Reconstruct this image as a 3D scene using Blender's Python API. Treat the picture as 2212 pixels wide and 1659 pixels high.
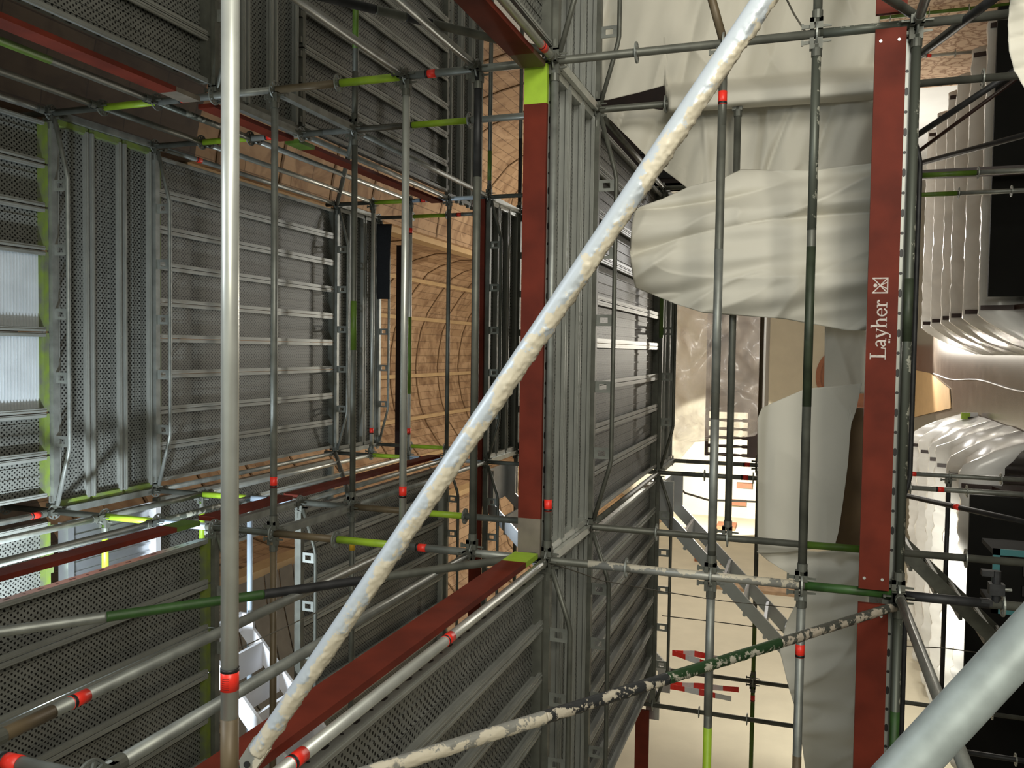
import bpy, math, random
from mathutils import Vector, Matrix, noise
random.seed(7)
for o in list(bpy.data.objects): bpy.data.objects.remove(o)
SC = bpy.context.scene; COL = SC.collection

# ---------------------------------------------------------------- camera, world, exposure
FPX, PITCH, YAW, ROLL, EYE = 1824.33, .3338, -.0417, .0277, 3.0
def _basis():
    ca, sa, cb, sb, cc, s_ = math.cos(PITCH), math.sin(PITCH), math.cos(YAW), math.sin(YAW), math.cos(ROLL), math.sin(ROLL)
    yaw = Matrix(((cb, -sb, 0), (sb, cb, 0), (0, 0, 1)))
    A = Matrix(((1, 0, 0), (0, ca, sa), (0, -sa, ca)))
    R_ = Matrix(((cc, 0, s_), (0, 1, 0), (-s_, 0, cc)))
    return R_ @ A @ yaw
M3 = _basis(); RT, FW, UP = M3[0].copy(), M3[1].copy(), M3[2].copy()
cam = bpy.data.cameras.new('camera'); co = bpy.data.objects.new('camera', cam); COL.objects.link(co)
cx, cy, cz = -UP, RT, -FW
co.matrix_world = Matrix(((cx.x, cy.x, cz.x, 0), (cx.y, cy.y, cz.y, 0), (cx.z, cy.z, cz.z, EYE), (0, 0, 0, 1)))
cam.sensor_width = 36; cam.lens = FPX * 36 / 2212; cam.clip_start = .05; cam.clip_end = 200
SC.camera = co
def at(px, py, X=None, Y=None, Z=None):
    v = Vector(((829.5 - py) / FPX, 1, (1106 - px) / FPX)); d = M3.transposed() @ v
    t = X / d.x if X is not None else (Y / d.y if Y is not None else (Z - EYE) / d.z)
    return Vector((d.x * t, d.y * t, d.z * t + EYE))
W = bpy.data.worlds.new('world'); SC.world = W; W.use_nodes = True
W.node_tree.nodes['Background'].inputs[0].default_value = (.80, .86, .74, 1)
W.node_tree.nodes['Background'].inputs[1].default_value = .38
SC.view_settings.view_transform = 'Standard'; SC.view_settings.look = 'None'
SC.view_settings.exposure = 0.0; SC.view_settings.gamma = 1; SC.view_settings.use_curve_mapping = False
try:
    SC.cycles.max_bounces = 7; SC.cycles.sample_clamp_indirect = 6
except Exception: pass
def light(name, kind, loc, power, col, size=.15, aim=None, angle=None, blend=.3):
    l = bpy.data.lights.new(name, kind); l.energy = power; l.color = col
    if kind in ('POINT', 'SPOT'): l.shadow_soft_size = size
    if kind == 'AREA': l.size = size
    if angle: l.spot_size = angle; l.spot_blend = blend
    o = bpy.data.objects.new(name, l); COL.objects.link(o); o.location = loc
    if aim is not None: o.rotation_euler = (Vector(aim) - Vector(loc)).to_track_quat('-Z', 'Y').to_euler()
    return o
# work lamps of the site and an added fill for the sheets
light('lamp_upper_cool', 'POINT', (-1.95, 3.95, 7.40), 300, (.80, .91, 1.0), .07)
light('lamp_over_front', 'SPOT', (.9, .1, 6.7), 230, (.86, .93, 1.0), .25, (.1, 2.6, 3.6), 1.25, .6)
light('lamp_behind_low', 'AREA', (1.6, -2.2, 1.3), 205, (1.0, .95, .80), 1.2, (0, 5.5, 4.2))
light('fill_sheet', 'AREA', (3.0, .6, 2.3), 125, (1.0, .97, .88), 1.4, (1.6, 6.2, 3.7))  # fill light added to brighten the hanging sheets, not a site lamp
light('lamp_nave_vault', 'POINT', (.1, 19.8, 6.4), 560, (1.0, .94, .82), .35)
light('lamp_nave_far', 'POINT', (-.6, 28.5, 8.2), 150, (1.0, .92, .78), .3)
light('lamp_wall_spot', 'SPOT', (-3.7, 26.2, 5.2), 3600, (1.0, .97, .88), .10, (-4.75, 32, 5.5), 1.10, .10)
light('lamp_left_wall', 'SPOT', (-2.6, 12.2, 1.6), 560, (1.0, .96, .84), .15, (-5.8, 17.5, 2.6), 2.2, .7)
light('lamp_floor', 'SPOT', (.42, 24.0, 1.1), 900, (1.0, .93, .80), .10, (.4, 19, 0), 1.9, .5)
light('lamp_pews', 'POINT', (2.4, 20.0, 2.6), 470, (1.0, .97, .93), .2)
light('lamp_low_front', 'POINT', (-1.0, 11.2, .9), 18, (1.0, .95, .84), .2)

# ---------------------------------------------------------------- grid of the scaffold
L_, R_X, LL, RR = -1.30, 1.765, -3.87, 4.835
F = [1.93, 5.0, 6.09, 9.16, 10.25, 13.32, 14.41]
def zk(k): return 5.4875 + EYE - .5 * k

# ---------------------------------------------------------------- materials
def mat(name, col, rough=.5, metal=0., var=.0, scale=6., bump=0., col2=None, spec=None, alpha=None, trans=None):
    m = bpy.data.materials.new(name); m.use_nodes = True; nt = m.node_tree; b = nt.nodes['Principled BSDF']
    b.inputs['Base Color'].default_value = (*col, 1); b.inputs['Roughness'].default_value = rough; b.inputs['Metallic'].default_value = metal
    if spec is not None: b.inputs['Specular IOR Level'].default_value = spec
    if alpha is not None: b.inputs['Alpha'].default_value = alpha
    if var or col2 or bump:
        tc = nt.nodes.new('ShaderNodeTexCoord'); n = nt.nodes.new('ShaderNodeTexNoise'); n.inputs['Scale'].default_value = scale; n.inputs['Detail'].default_value = 6
        nt.links.new(tc.outputs['Object'], n.inputs['Vector'])
        r = nt.nodes.new('ShaderNodeValToRGB'); r.color_ramp.elements[0].position = .35; r.color_ramp.elements[1].position = .68
        c2 = col2 or tuple(max(0, c * (1 - var)) for c in col)
        r.color_ramp.elements[0].color = (*c2, 1); r.color_ramp.elements[1].color = (*col, 1)
        nt.links.new(n.outputs['Fac'], r.inputs['Fac']); nt.links.new(r.outputs['Color'], b.inputs['Base Color'])
        if bump:
            bp = nt.nodes.new('ShaderNodeBump'); bp.inputs['Strength'].default_value = bump; bp.inputs['Distance'].default_value = .01
            nt.links.new(n.outputs['Fac'], bp.inputs['Height']); nt.links.new(bp.outputs['Normal'], b.inputs['Normal'])
    return m
MT = {
 'galv': mat('galvanised_steel', (.30, .315, .29), .45, .5, .35, 9),
 'galvd': mat('weathered_galvanised_steel', (.155, .16, .135), .5, .4, .4, 7),
 'bright': mat('clean_galvanised_steel', (.58, .60, .56), .36, .55, .18, 8),
 'dark': mat('dirty_dark_steel', (.035, .036, .038), .55, .3, .5, 12),
 'lime': mat('lime_green_paint', (.36, .56, .035), .45, 0, .15, 14),
 'dlime': mat('dull_green_paint', (.10, .19, .02), .5, 0, .3, 10),
 'green': mat('bottle_green_paint', (.035, .10, .02), .5, 0, .4, 12),
 'brown': mat('brown_paint', (.14, .105, .06), .5, .1, .25, 9),
 'blue': mat('pale_blue_paint', (.55, .66, .78), .4, .2, .15, 9),
 'red': mat('red_sticker', (.85, .035, .02), .4, 0, .05, 20),
 'blk': mat('black_print', (.012, .01, .01), .5),
 'yel': mat('yellow_tape', (.55, .33, .02), .5),
 'white': mat('white_print', (.62, .55, .50), .6, 0, .35, 60),
 'toe': mat('red_stained_toe_board', (.15, .022, .010), .65, 0, .35, 5, spec=.2),
 'toew': mat('bare_toe_board_end', (.20, .17, .13), .6, 0, .3, 8),
 'ply': mat('brown_plywood', (.115, .072, .032), .6, 0, .3, 3),
 'dwood': mat('dark_stained_wood', (.03, .011, .008), .45, 0, .4, 4),
 'card': mat('brown_kraft_paper', (.52, .34, .16), .7, 0, .1, 4),
 'alu': mat('aluminium', (.62, .64, .66), .3, .8, .15, 4),
 'tarp': mat('white_tarpaulin', (.68, .65, .56), .6, 0, .07, 2.2, spec=.25),
 'wall': mat('cream_plaster', (.60, .55, .42), .8, 0, .08, 2),
 'wallw': mat('white_plaster', (.70, .70, .66), .8, 0, .06, 2),
 'terr': mat('terracotta_wood', (.33, .12, .05), .6, 0, .2, 8),
 'stone': mat('sandstone', (.45, .30, .18), .8, 0, .35, 7, .3),
 'bfab': mat('black_fabric', (.012, .014, .018), .9, 0, .4, 60),
 'bpan': mat('black_panel', (.010, .010, .009), .8, 0, .3, 2, spec=.15),
 'rope': mat('thin_wire', (.10, .09, .07), .6),
 'wht': mat('white_paint', (.75, .75, .78), .5),
 'teal': mat('teal_plastic', (.05, .20, .22), .5),
 'metalframe': mat('deck_frame_steel', (.27, .28, .25), .40, .45, .22, 5),
 'galvbig': mat('spangled_galvanised_steel', (.34, .39, .39), .5, .3, .25, 26),
 'plime2': mat('worn_lime_traces', (.17, .22, .03), .5, 0, .3, 7, col2=(.10, .11, .085)),
 'greeny': mat('dark_greenish_steel', (.045, .06, .035), .5, .2, .4, 12),
 'plime': mat('worn_lime_paint', (.16, .23, .03), .5, 0, .3, 9, col2=(.12, .125, .10)),
 'lath': mat('pale_batten', (.52, .35, .17), .7, 0, .15, 3),
 'greyb': mat('grey_brown_boards', (.17, .145, .11), .8, 0, .35, 2.5),
 'slot': mat('brown_lath', (.17, .095, .04), .8, 0, .2, 3),
}
def math_n(nt, op, a, b=None, c=None):
    n = nt.nodes.new('ShaderNodeMath'); n.operation = op
    for i, v in enumerate((a, b, c)):
        if v is None: continue
        if isinstance(v, (int, float)): n.inputs[i].default_value = v
        else: nt.links.new(v, n.inputs[i])
    return n.outputs[0]
def holes_mat(name, base, hole, sx, sy, r, ox=0., stretch=1., metal=.6, rough=.45, planar='XY', oval=None):
    """sheet steel with a staggered grid of punched holes (object space)"""
    m = bpy.data.materials.new(name); m.use_nodes = True; nt = m.node_tree; b = nt.nodes['Principled BSDF']
    tc = nt.nodes.new('ShaderNodeTexCoord'); sp = nt.nodes.new('ShaderNodeSeparateXYZ'); nt.links.new(tc.outputs['Object'], sp.inputs[0])
    x, y = sp.outputs[planar[0]], sp.outputs[planar[1]]
    def grid(dx, dy):
        u = math_n(nt, 'MULTIPLY', math_n(nt, 'SUBTRACT', math_n(nt, 'FRACT', math_n(nt, 'ADD', math_n(nt, 'DIVIDE', x, sx), dx)), .5), sx)
        v = math_n(nt, 'MULTIPLY', math_n(nt, 'SUBTRACT', math_n(nt, 'FRACT', math_n(nt, 'ADD', math_n(nt, 'DIVIDE', y, sy), dy)), .5), sy / stretch)
        return math_n(nt, 'SQRT', math_n(nt, 'ADD', math_n(nt, 'MULTIPLY', u, u), math_n(nt, 'MULTIPLY', v, v)))
    d = math_n(nt, 'MINIMUM', grid(ox, 0.), grid(ox + .5, .5))
    h = math_n(nt, 'LESS_THAN', d, r)
    n = nt.nodes.new('ShaderNodeTexNoise'); n.inputs['Scale'].default_value = 5; n.inputs['Detail'].default_value = 5; nt.links.new(tc.outputs['Object'], n.inputs['Vector'])
    mr = nt.nodes.new('ShaderNodeMixRGB'); mr.inputs[1].default_value = (*[c * .72 for c in base], 1); mr.inputs[2].default_value = (*[c * 1.25 for c in base], 1); nt.links.new(n.outputs['Fac'], mr.inputs[0])
    mx = nt.nodes.new('ShaderNodeMixRGB'); nt.links.new(h, mx.inputs[0]); nt.links.new(mr.outputs[0], mx.inputs[1]); mx.inputs[2].default_value = (*hole, 1)
    nt.links.new(mx.outputs[0], b.inputs['Base Color'])
    b.inputs['Roughness'].default_value = rough
    nt.links.new(math_n(nt, 'MULTIPLY', math_n(nt, 'SUBTRACT', 1., h), metal), b.inputs['Metallic'])
    bp = nt.nodes.new('ShaderNodeBump'); bp.inputs['Strength'].default_value = .8; bp.inputs['Distance'].default_value = .006
    nt.links.new(math_n(nt, 'MINIMUM', d, r * 1.7), bp.inputs['Height']); nt.links.new(bp.outputs['Normal'], b.inputs['Normal'])
    return m
MT['perf'] = holes_mat('perforated_sheet_steel', (.20, .205, .185), (.003, .003, .0025), .036, .042, .0074, metal=.2, rough=.5)
MT['side'] = holes_mat('slotted_rail_steel', (.30, .31, .285), (.006, .006, .005), .0001, .0001, .0, metal=.35, rough=.42)

def vault_mat(nm='vault_boards', f=1.):
    m = bpy.data.materials.new(nm); m.use_nodes = True; nt = m.node_tree; b = nt.nodes['Principled BSDF']
    uv = nt.nodes.new('ShaderNodeUVMap'); br = nt.nodes.new('ShaderNodeTexBrick'); nt.links.new(uv.outputs[0], br.inputs['Vector'])
    br.inputs['Color1'].default_value = (.46 * f, .30 * f, .17 * f, 1); br.inputs['Color2'].default_value = (.35 * f, .215 * f, .11 * f, 1); br.inputs['Mortar'].default_value = (.19 * f, .11 * f, .052 * f, 1)
    br.inputs['Scale'].default_value = 1; br.inputs['Brick Width'].default_value = 1.1; br.inputs['Row Height'].default_value = .21; br.inputs['Mortar Size'].default_value = .008; br.inputs['Bias'].default_value = 0
    n = nt.nodes.new('ShaderNodeTexNoise'); n.inputs['Scale'].default_value = 2.2; n.inputs['Detail'].default_value = 7; n.inputs['Distortion'].default_value = 1.2; nt.links.new(uv.outputs[0], n.inputs['Vector'])
    r = nt.nodes.new('ShaderNodeValToRGB'); r.color_ramp.elements[0].position = .33; r.color_ramp.elements[0].color = (.45, .36, .28, 1); r.color_ramp.elements[1].position = .55; r.color_ramp.elements[1].color = (1, 1, 1, 1)
    nt.links.new(n.outputs['Fac'], r.inputs['Fac'])
    mx = nt.nodes.new('ShaderNodeMixRGB'); mx.blend_type = 'MULTIPLY'; mx.inputs[0].default_value = .8; nt.links.new(br.outputs['Color'], mx.inputs[1]); nt.links.new(r.outputs['Color'], mx.inputs[2])
    nt.links.new(mx.outputs[0], b.inputs['Base Color']); b.inputs['Roughness'].default_value = .75
    return m
MT['vault'] = vault_mat()
MT['vault_shade'] = vault_mat('shaded_vault_boards', .16)  # darkened copy of the vault boards, standing in for shade
def brick_mat():
    m = bpy.data.materials.new('rubble_wall'); m.use_nodes = True; nt = m.node_tree; b = nt.nodes['Principled BSDF']
    tc = nt.nodes.new('ShaderNodeTexCoord'); v = nt.nodes.new('ShaderNodeTexVoronoi'); v.feature = 'DISTANCE_TO_EDGE'; v.inputs['Scale'].default_value = 4.5
    ns = nt.nodes.new('ShaderNodeTexNoise'); ns.inputs['Scale'].default_value = 3; ns.inputs['Detail'].default_value = 5; nt.links.new(tc.outputs['Object'], ns.inputs['Vector'])
    va = nt.nodes.new('ShaderNodeVectorMath'); va.operation = 'MULTIPLY_ADD'; nt.links.new(ns.outputs['Color'], va.inputs[0]); va.inputs[1].default_value = (.6, .6, .6); nt.links.new(tc.outputs['Object'], va.inputs[2]); nt.links.new(va.outputs[0], v.inputs['Vector'])
    r = nt.nodes.new('ShaderNodeValToRGB'); r.color_ramp.elements[0].position = .02; r.color_ramp.elements[0].color = (.26, .15, .08, 1); r.color_ramp.elements[1].position = .12; r.color_ramp.elements[1].color = (.52, .37, .24, 1)
    nt.links.new(v.outputs['Distance'], r.inputs['Fac']); nt.links.new(r.outputs['Color'], b.inputs['Base Color']); b.inputs['Roughness'].default_value = .9
    return m
MT['rubble'] = brick_mat()
def film_mat(name, col, dens, rough=.25):
    m = bpy.data.materials.new(name); m.use_nodes = True; nt = m.node_tree; b = nt.nodes['Principled BSDF']; out = nt.nodes['Material Output']
    b.inputs['Base Color'].default_value = (*col, 1); b.inputs['Roughness'].default_value = rough
    tr = nt.nodes.new('ShaderNodeBsdfTransparent'); mx = nt.nodes.new('ShaderNodeMixShader')
    tc = nt.nodes.new('ShaderNodeTexCoord'); n = nt.nodes.new('ShaderNodeTexNoise'); n.inputs['Scale'].default_value = 1.1; n.inputs['Detail'].default_value = 3; n.inputs['Distortion'].default_value = 1.0
    nt.links.new(tc.outputs['Object'], n.inputs['Vector'])
    f = math_n(nt, 'ADD', math_n(nt, 'MULTIPLY', math_n(nt, 'SUBTRACT', n.outputs['Fac'], .5), .9), dens); c = nt.nodes.new('ShaderNodeClamp'); nt.links.new(f, c.inputs[0])
    nt.links.new(c.outputs[0], mx.inputs[0]); nt.links.new(tr.outputs[0], mx.inputs[1]); nt.links.new(b.outputs[0], mx.inputs[2]); nt.links.new(mx.outputs[0], out.inputs['Surface'])
    return m
MT['film'] = film_mat('clear_plastic_film', (.55, .50, .44), .30)
MT['film2'] = film_mat('milky_plastic_film', (.82, .82, .80), .80)
MT['grp'] = mat('ribbed_translucent_panel', (.62, .66, .68), .35, .1, .15, 3)
MT['floor'] = mat('worn_stone_floor', (.15, .125, .105), .22, 0, .3, 3)
def splash_mat(name, base, splash, amt, mtl=.4):
    m = bpy.data.materials.new(name); m.use_nodes = True; nt = m.node_tree; b = nt.nodes['Principled BSDF']
    tc = nt.nodes.new('ShaderNodeTexCoord'); sp = nt.nodes.new('ShaderNodeSeparateXYZ'); nt.links.new(tc.outputs['Object'], sp.inputs[0])
    n = nt.nodes.new('ShaderNodeTexNoise'); n.inputs['Scale'].default_value = 17; n.inputs['Detail'].default_value = 9; n.inputs['Roughness'].default_value = .65; nt.links.new(tc.outputs['Object'], n.inputs['Vector'])
    s = math_n(nt, 'ADD', math_n(nt, 'MULTIPLY', sp.outputs['Z'], -9.), math_n(nt, 'ADD', math_n(nt, 'MULTIPLY', math_n(nt, 'SUBTRACT', n.outputs['Fac'], .5), 1.9), amt + .5))
    r = nt.nodes.new('ShaderNodeValToRGB'); r.color_ramp.elements[0].position = .50; r.color_ramp.elements[1].position = .56
    r.color_ramp.elements[0].color = (*base, 1); r.color_ramp.elements[1].color = (*splash, 1); nt.links.new(s, r.inputs['Fac']); nt.links.new(r.outputs['Color'], b.inputs['Base Color'])
    mr = nt.nodes.new('ShaderNodeMapRange'); nt.links.new(s, mr.inputs[0]); mr.inputs[1].default_value = .5; mr.inputs[2].default_value = .56; mr.inputs[3].default_value = mtl; mr.inputs[4].default_value = 0
    nt.links.new(mr.outputs[0], b.inputs['Metallic']); b.inputs['Roughness'].default_value = .45
    return m
MT['splash'] = splash_mat('splashed_galvanised_steel', (.50, .55, .60), (.58, .53, .42), -.04, .2)
MT['splashd'] = splash_mat('splashed_dark_steel', (.045, .048, .05), (.50, .45, .36), -.24)
MT['splashg'] = splash_mat('splashed_green_paint', (.03, .075, .03), (.42, .40, .33), -.25)
MT['splashk'] = splash_mat('splashed_brown_grey_steel', (.10, .105, .09), (.42, .37, .30), -.17)
MT['splashw'] = splash_mat('splashed_grey_steel', (.33, .33, .30), (.58, .53, .42), -.12)
MT['galvspeck'] = splash_mat('speckled_steel', (.10, .11, .09), (.34, .34, .28), -.27)

# ---------------------------------------------------------------- mesh helpers
class MB:
    def __init__(s): s.v = []; s.f = []; s.uv = None
    def box(s, x0, x1, y0, y1, z0, z1):
        i = len(s.v); s.v += [(x, y, z) for z in (z0, z1) for y in (y0, y1) for x in (x0, x1)]
        s.f += [tuple(i + j for j in q) for q in ((0, 2, 3, 1), (4, 5, 7, 6), (0, 1, 5, 4), (2, 6, 7, 3), (0, 4, 6, 2), (1, 3, 7, 5))]; return s
    def tube(s, p0, p1, r, n=14, r2=None, caps=True):
        p0, p1 = Vector(p0), Vector(p1); d = (p1 - p0).normalized(); a = d.orthogonal().normalized(); b = d.cross(a); i = len(s.v); r2 = r if r2 is None else r2
        for p, q in ((p0, r), (p1, r2)):
            for k in range(n):
                t = 2 * math.pi * k / n; s.v.append(tuple(p + a * q * math.cos(t) + b * q * math.sin(t)))
        s.f += [(i + k, i + (k + 1) % n, i + n + (k + 1) % n, i + n + k) for k in range(n)]
        if caps: s.f += [tuple(i + k for k in reversed(range(n))), tuple(i + n + k for k in range(n))]
        return s
    def path(s, pts, r, n=8):
        pts = [Vector(p) for p in pts]; i = len(s.v); up = None
        for j, p in enumerate(pts):
            d = (pts[min(j + 1, len(pts) - 1)] - pts[max(j - 1, 0)]).normalized()
            a = d.orthogonal().normalized() if up is None else (up - d * up.dot(d)).normalized(); up = a; b = d.cross(a)
            for k in range(n): t = 2 * math.pi * k / n; s.v.append(tuple(p + a * r * math.cos(t) + b * r * math.sin(t)))
        for j in range(len(pts) - 1):
            s.f += [(i + j * n + k, i + j * n + (k + 1) % n, i + (j + 1) * n + (k + 1) % n, i + (j + 1) * n + k) for k in range(n)]
        e = i + (len(pts) - 1) * n; s.f += [tuple(i + k for k in reversed(range(n))), tuple(e + k for k in range(n))]; return s
    def ring(s, r0, r1, z0, z1, n=24, c=(0, 0, 0)):
        i = len(s.v)
        for r, z in ((r0, z0), (r1, z0), (r1, z1), (r0, z1)):
            for k in range(n): t = 2 * math.pi * k / n; s.v.append((c[0] + r * math.cos(t), c[1] + r * math.sin(t), c[2] + z))
        for q in range(4):
            a, b = i + q * n, i + ((q + 1) % 4) * n
            s.f += [(a + k, a + (k + 1) % n, b + (k + 1) % n, b + k) for k in range(n)]
        return s
    def prism(s, poly, d0, d1, axis='Y'):
        """closed polygon [(a,b)] pushed along an axis"""
        i = len(s.v); n = len(poly)
        for d in (d0, d1):
            for a, b in poly: s.v.append({'Y': (a, d, b), 'X': (d, a, b), 'Z': (a, b, d)}[axis])
        s.f += [(i + k, i + (k + 1) % n, i + n + (k + 1) % n, i + n + k) for k in range(n)]
        s.f += [tuple(i + k for k in reversed(range(n))), tuple(i + n + k for k in range(n))]; return s
    def mesh(s, name, m, smooth=False):
        me = bpy.data.meshes.new(name); me.from_pydata(s.v, [], s.f)
        if m: me.materials.append(m)
        if s.uv:
            ul = me.uv_layers.new(name='UVMap')
            for lp in me.loops: ul.data[lp.index].uv = s.uv[lp.vertex_index]
        me.update()
        if smooth:
            for p in me.polygons: p.use_smooth = len(p.vertices) < 6
        return me
def link(name, me, parent=None, loc=None, mtx=None):
    o = bpy.data.objects.new(name, me); COL.objects.link(o)
    if parent: o.parent = parent
    if loc is not None: o.location = loc
    if mtx is not None: o.matrix_local = mtx
    return o
LABELS = {}
def tag(o, label, cat, group=None):
    if label in LABELS and not group: print('DUPLICATE LABEL', label)
    n = len(label.split())
    if not 4 <= n <= 16: print('LABEL LENGTH', n, label)
    LABELS[label] = 1; o['label'] = label; o['category'] = cat
    if group: o['group'] = group
    return o
def thing(name, label, cat, mtx=None, loc=None, group=None):
    o = bpy.data.objects.new(name, None); COL.objects.link(o); o.empty_display_size = .1
    if mtx is not None: o.matrix_world = mtx
    elif loc is not None: o.location = loc
    return tag(o, label, cat, group)
def struct(name, mb, m, smooth=False):
    o = link(name, mb.mesh(name, m, smooth)); o['kind'] = 'structure'; return o
def frame(p0, p1, up=(0, 0, 1)):
    """matrix with local +X from p0 to p1, local Z near up"""
    p0, p1 = Vector(p0), Vector(p1); x = (p1 - p0).normalized(); u = Vector(up)
    if abs(x.dot(u)) > .98: u = Vector((0, 1, 0))
    y = u.cross(x).normalized(); z = x.cross(y)
    return Matrix(((x.x, y.x, z.x, p0.x), (x.y, y.y, z.y, p0.y), (x.z, y.z, z.z, p0.z), (0, 0, 0, 1)))
RAD = .02415
_c = {}
def cached(key, fn):
    if key not in _c: _c[key] = fn()
    return _c[key]
def tube_me(ln, mk, r=RAD, hidef=False):
    return cached(('t', round(ln, 3), mk, r, hidef), lambda: MB().tube((0, 0, 0), (ln, 0, 0), r, 24 if hidef else 16).mesh('tube', MT[mk], True))
def band_me(ln, mk, r): return cached(('b', round(ln, 3), mk, r), lambda: MB().tube((0, 0, 0), (ln, 0, 0), r, 20).mesh('band', MT[mk], True))
def head_me():
    def f():
        b = MB(); b.box(.024, .085, -.022, .022, -.030, .008); b.box(.024, .085, -.022, .022, .016, .038); b.box(.06, .085, -.022, .022, -.03, .038)
        b.tube((.08, 0, 0), (.125, 0, 0), .0285, 14); return b.mesh('ledger_head', MT['galvd'], False)
    return cached('head', f)
def wedge_me():
    def f():
        b = MB(); b.prism([(.036, -.075), (.046, -.075), (.054, .07), (.034, .07)], -.003, .003, 'Y'); b.box(.030, .060, -.006, .006, .07, .082); return b.mesh('wedge', MT['galvd'])
    return cached('wedge', f)
def sticker(parent, x, ln=.075, r=RAD + .0012, flip=False):
    s = link('inspection_sticker', band_me(ln, 'red', r), parent, (x, 0, 0)); s['label'] = 'orange-red inspection sticker'
    q = link('sticker_heading', band_me(.014, 'blk', r + .0005), s, (ln - .016 if flip else .002, 0, 0)); return s
def ledger(p0, p1, label, m='galv', sticks=(), bands=(), heads=True, cat='scaffold ledger', name='ledger_tube', hidef=False):
    p0, p1 = Vector(p0), Vector(p1); ln = (p1 - p0).length
    t = thing(name, label, cat, frame(p0, p1))
    e = .06 if heads else 0
    link('tube', tube_me(ln - 2 * e, m, RAD, hidef), t, (e, 0, 0))
    if heads:
        link('ledger_head', head_me(), t); link('wedge', wedge_me(), t)
        mm = Matrix.Translation((ln, 0, 0)) @ Matrix.Rotation(math.pi, 4, 'Z')
        link('ledger_head', head_me(), t, mtx=mm); link('wedge', wedge_me(), t, mtx=mm)
    for s in sticks: sticker(t, s * ln)
    for a, b, k in bands: link('painted_band', band_me((b - a) * ln, k, RAD + .0008), t, (a * ln, 0, 0))
    return t
def uledger(p0, p1, label, m='galv', chord=True, green=False):
    """U-section deck ledger with a bowed lower chord and square-holed plates"""
    p0, p1 = Vector(p0), Vector(p1); ln = (p1 - p0).length
    t = thing('deck_ledger', label, 'scaffold ledger', frame(p0, p1))
    def f():
        b = MB(); b.box(.07, ln - .07, -.026, -.021, -.024, .028); b.box(.07, ln - .07, .021, .026, -.024, .028); b.box(.07, ln - .07, -.026, .026, -.026, -.021); return b.mesh('channel', MT[m])
    link('channel', cached(('u', round(ln, 2), m), f), t)
    if green:
        link('lime_edge', MB().box(.1, ln - .1, -.028, .028, .022, .030).mesh('lime_edge', MT['dlime']), t)
    link('ledger_head', head_me(), t); link('wedge', wedge_me(), t)
    mm = Matrix.Translation((ln, 0, 0)) @ Matrix.Rotation(math.pi, 4, 'Z')
    link('ledger_head', head_me(), t, mtx=mm); link('wedge', wedge_me(), t, mtx=mm)
    if chord:
        D = -.155
        def g():
            return MB().path([(.05, 0, -.03), (.16 * ln - .04, 0, D + .012), (.16 * ln + .02, 0, D), (.84 * ln - .02, 0, D), (.84 * ln + .04, 0, D + .012), (ln - .05, 0, -.03)], .0165, 12).mesh('lower_chord', MT[m], True)
        link('lower_chord', cached(('c', round(ln, 2), m), g), t)
        def h():
            b = MB(); w = .042; b.box(-w, -.02, -.004, .004, D, -.02); b.box(.02, w, -.004, .004, D, -.02); b.box(-.02, .02, -.004, .004, -.055, -.02); b.box(-.02, .02, -.004, .004, D, D + .045)
            return b.mesh('web_plate', MT['galv' if m == 'galvd' else m])
        for q in (.18, .34, .5, .66, .82): link('web_plate', cached(('w', m), h), t, (q * ln, 0, 0))
    return t
def rosette_me():
    def f():
        b = MB(); b.ring(.0235, .034, -.0045, .0045, 24); b.ring(.053, .0615, -.0045, .0045, 32)
        for k in range(8):
            t = 2 * math.pi * k / 8 + .39; c, s = math.cos(t), math.sin(t); w = .0085 if k % 2 else .006; i = len(b.v)
            for z in (-.0045, .0045):
                for r, q in ((.032, -w), (.055, -w), (.055, w), (.032, w)): b.v.append((r * c - q * s, r * s + q * c, z))
            b.f += [(i, i + 3, i + 2, i + 1), (i + 4, i + 5, i + 6, i + 7), (i, i + 1, i + 5, i + 4), (i + 2, i + 3, i + 7, i + 6)]
        return b.mesh('rosette', MT['galv'])
    return cached('ros', f)
def standard(x, y, ktop, kbot, label, m='galvd', secs=(), sticks=(), ks=None, foot=True):
    """upright tube; secs = (k0, k1, material) painted stretches"""
    zt, zb = zk(ktop), zk(kbot)
    t = thing('standard_tube', label, 'scaffold standard', loc=(x, y, zb))
    rz = Matrix.Rotation(-math.pi / 2, 4, 'Y')
    link('tube', tube_me(zt - zb, m), t, mtx=rz)
    for a, b, k in secs:
        o = link('painted_band', band_me((b - a) * .5 - .03, k, RAD + .001), t, mtx=Matrix.Translation((0, 0, zk(b) - zb + .015)) @ rz)
    for q in sticks:
        hold = link('inspection_sticker', band_me(.07, 'red', RAD + .002), t, mtx=Matrix.Translation((0, 0, zk(q) - zb)) @ rz)
        link('sticker_heading', band_me(.016, 'blk', RAD + .0026), hold, (.056, 0, 0))
    for k in (ks or range(math.ceil(ktop), math.floor(kbot) + 1)):
        if zk(k) > zb: link('rosette', rosette_me(), t, (0, 0, zk(k) - zb))
    if foot: link('base_plate', cached('foot', lambda: MB().box(-.075, .075, -.075, .075, 0, .008).tube((0, 0, 0), (0, 0, .1), .03).mesh('base_plate', MT['galvd'])), t)
    return t

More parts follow.
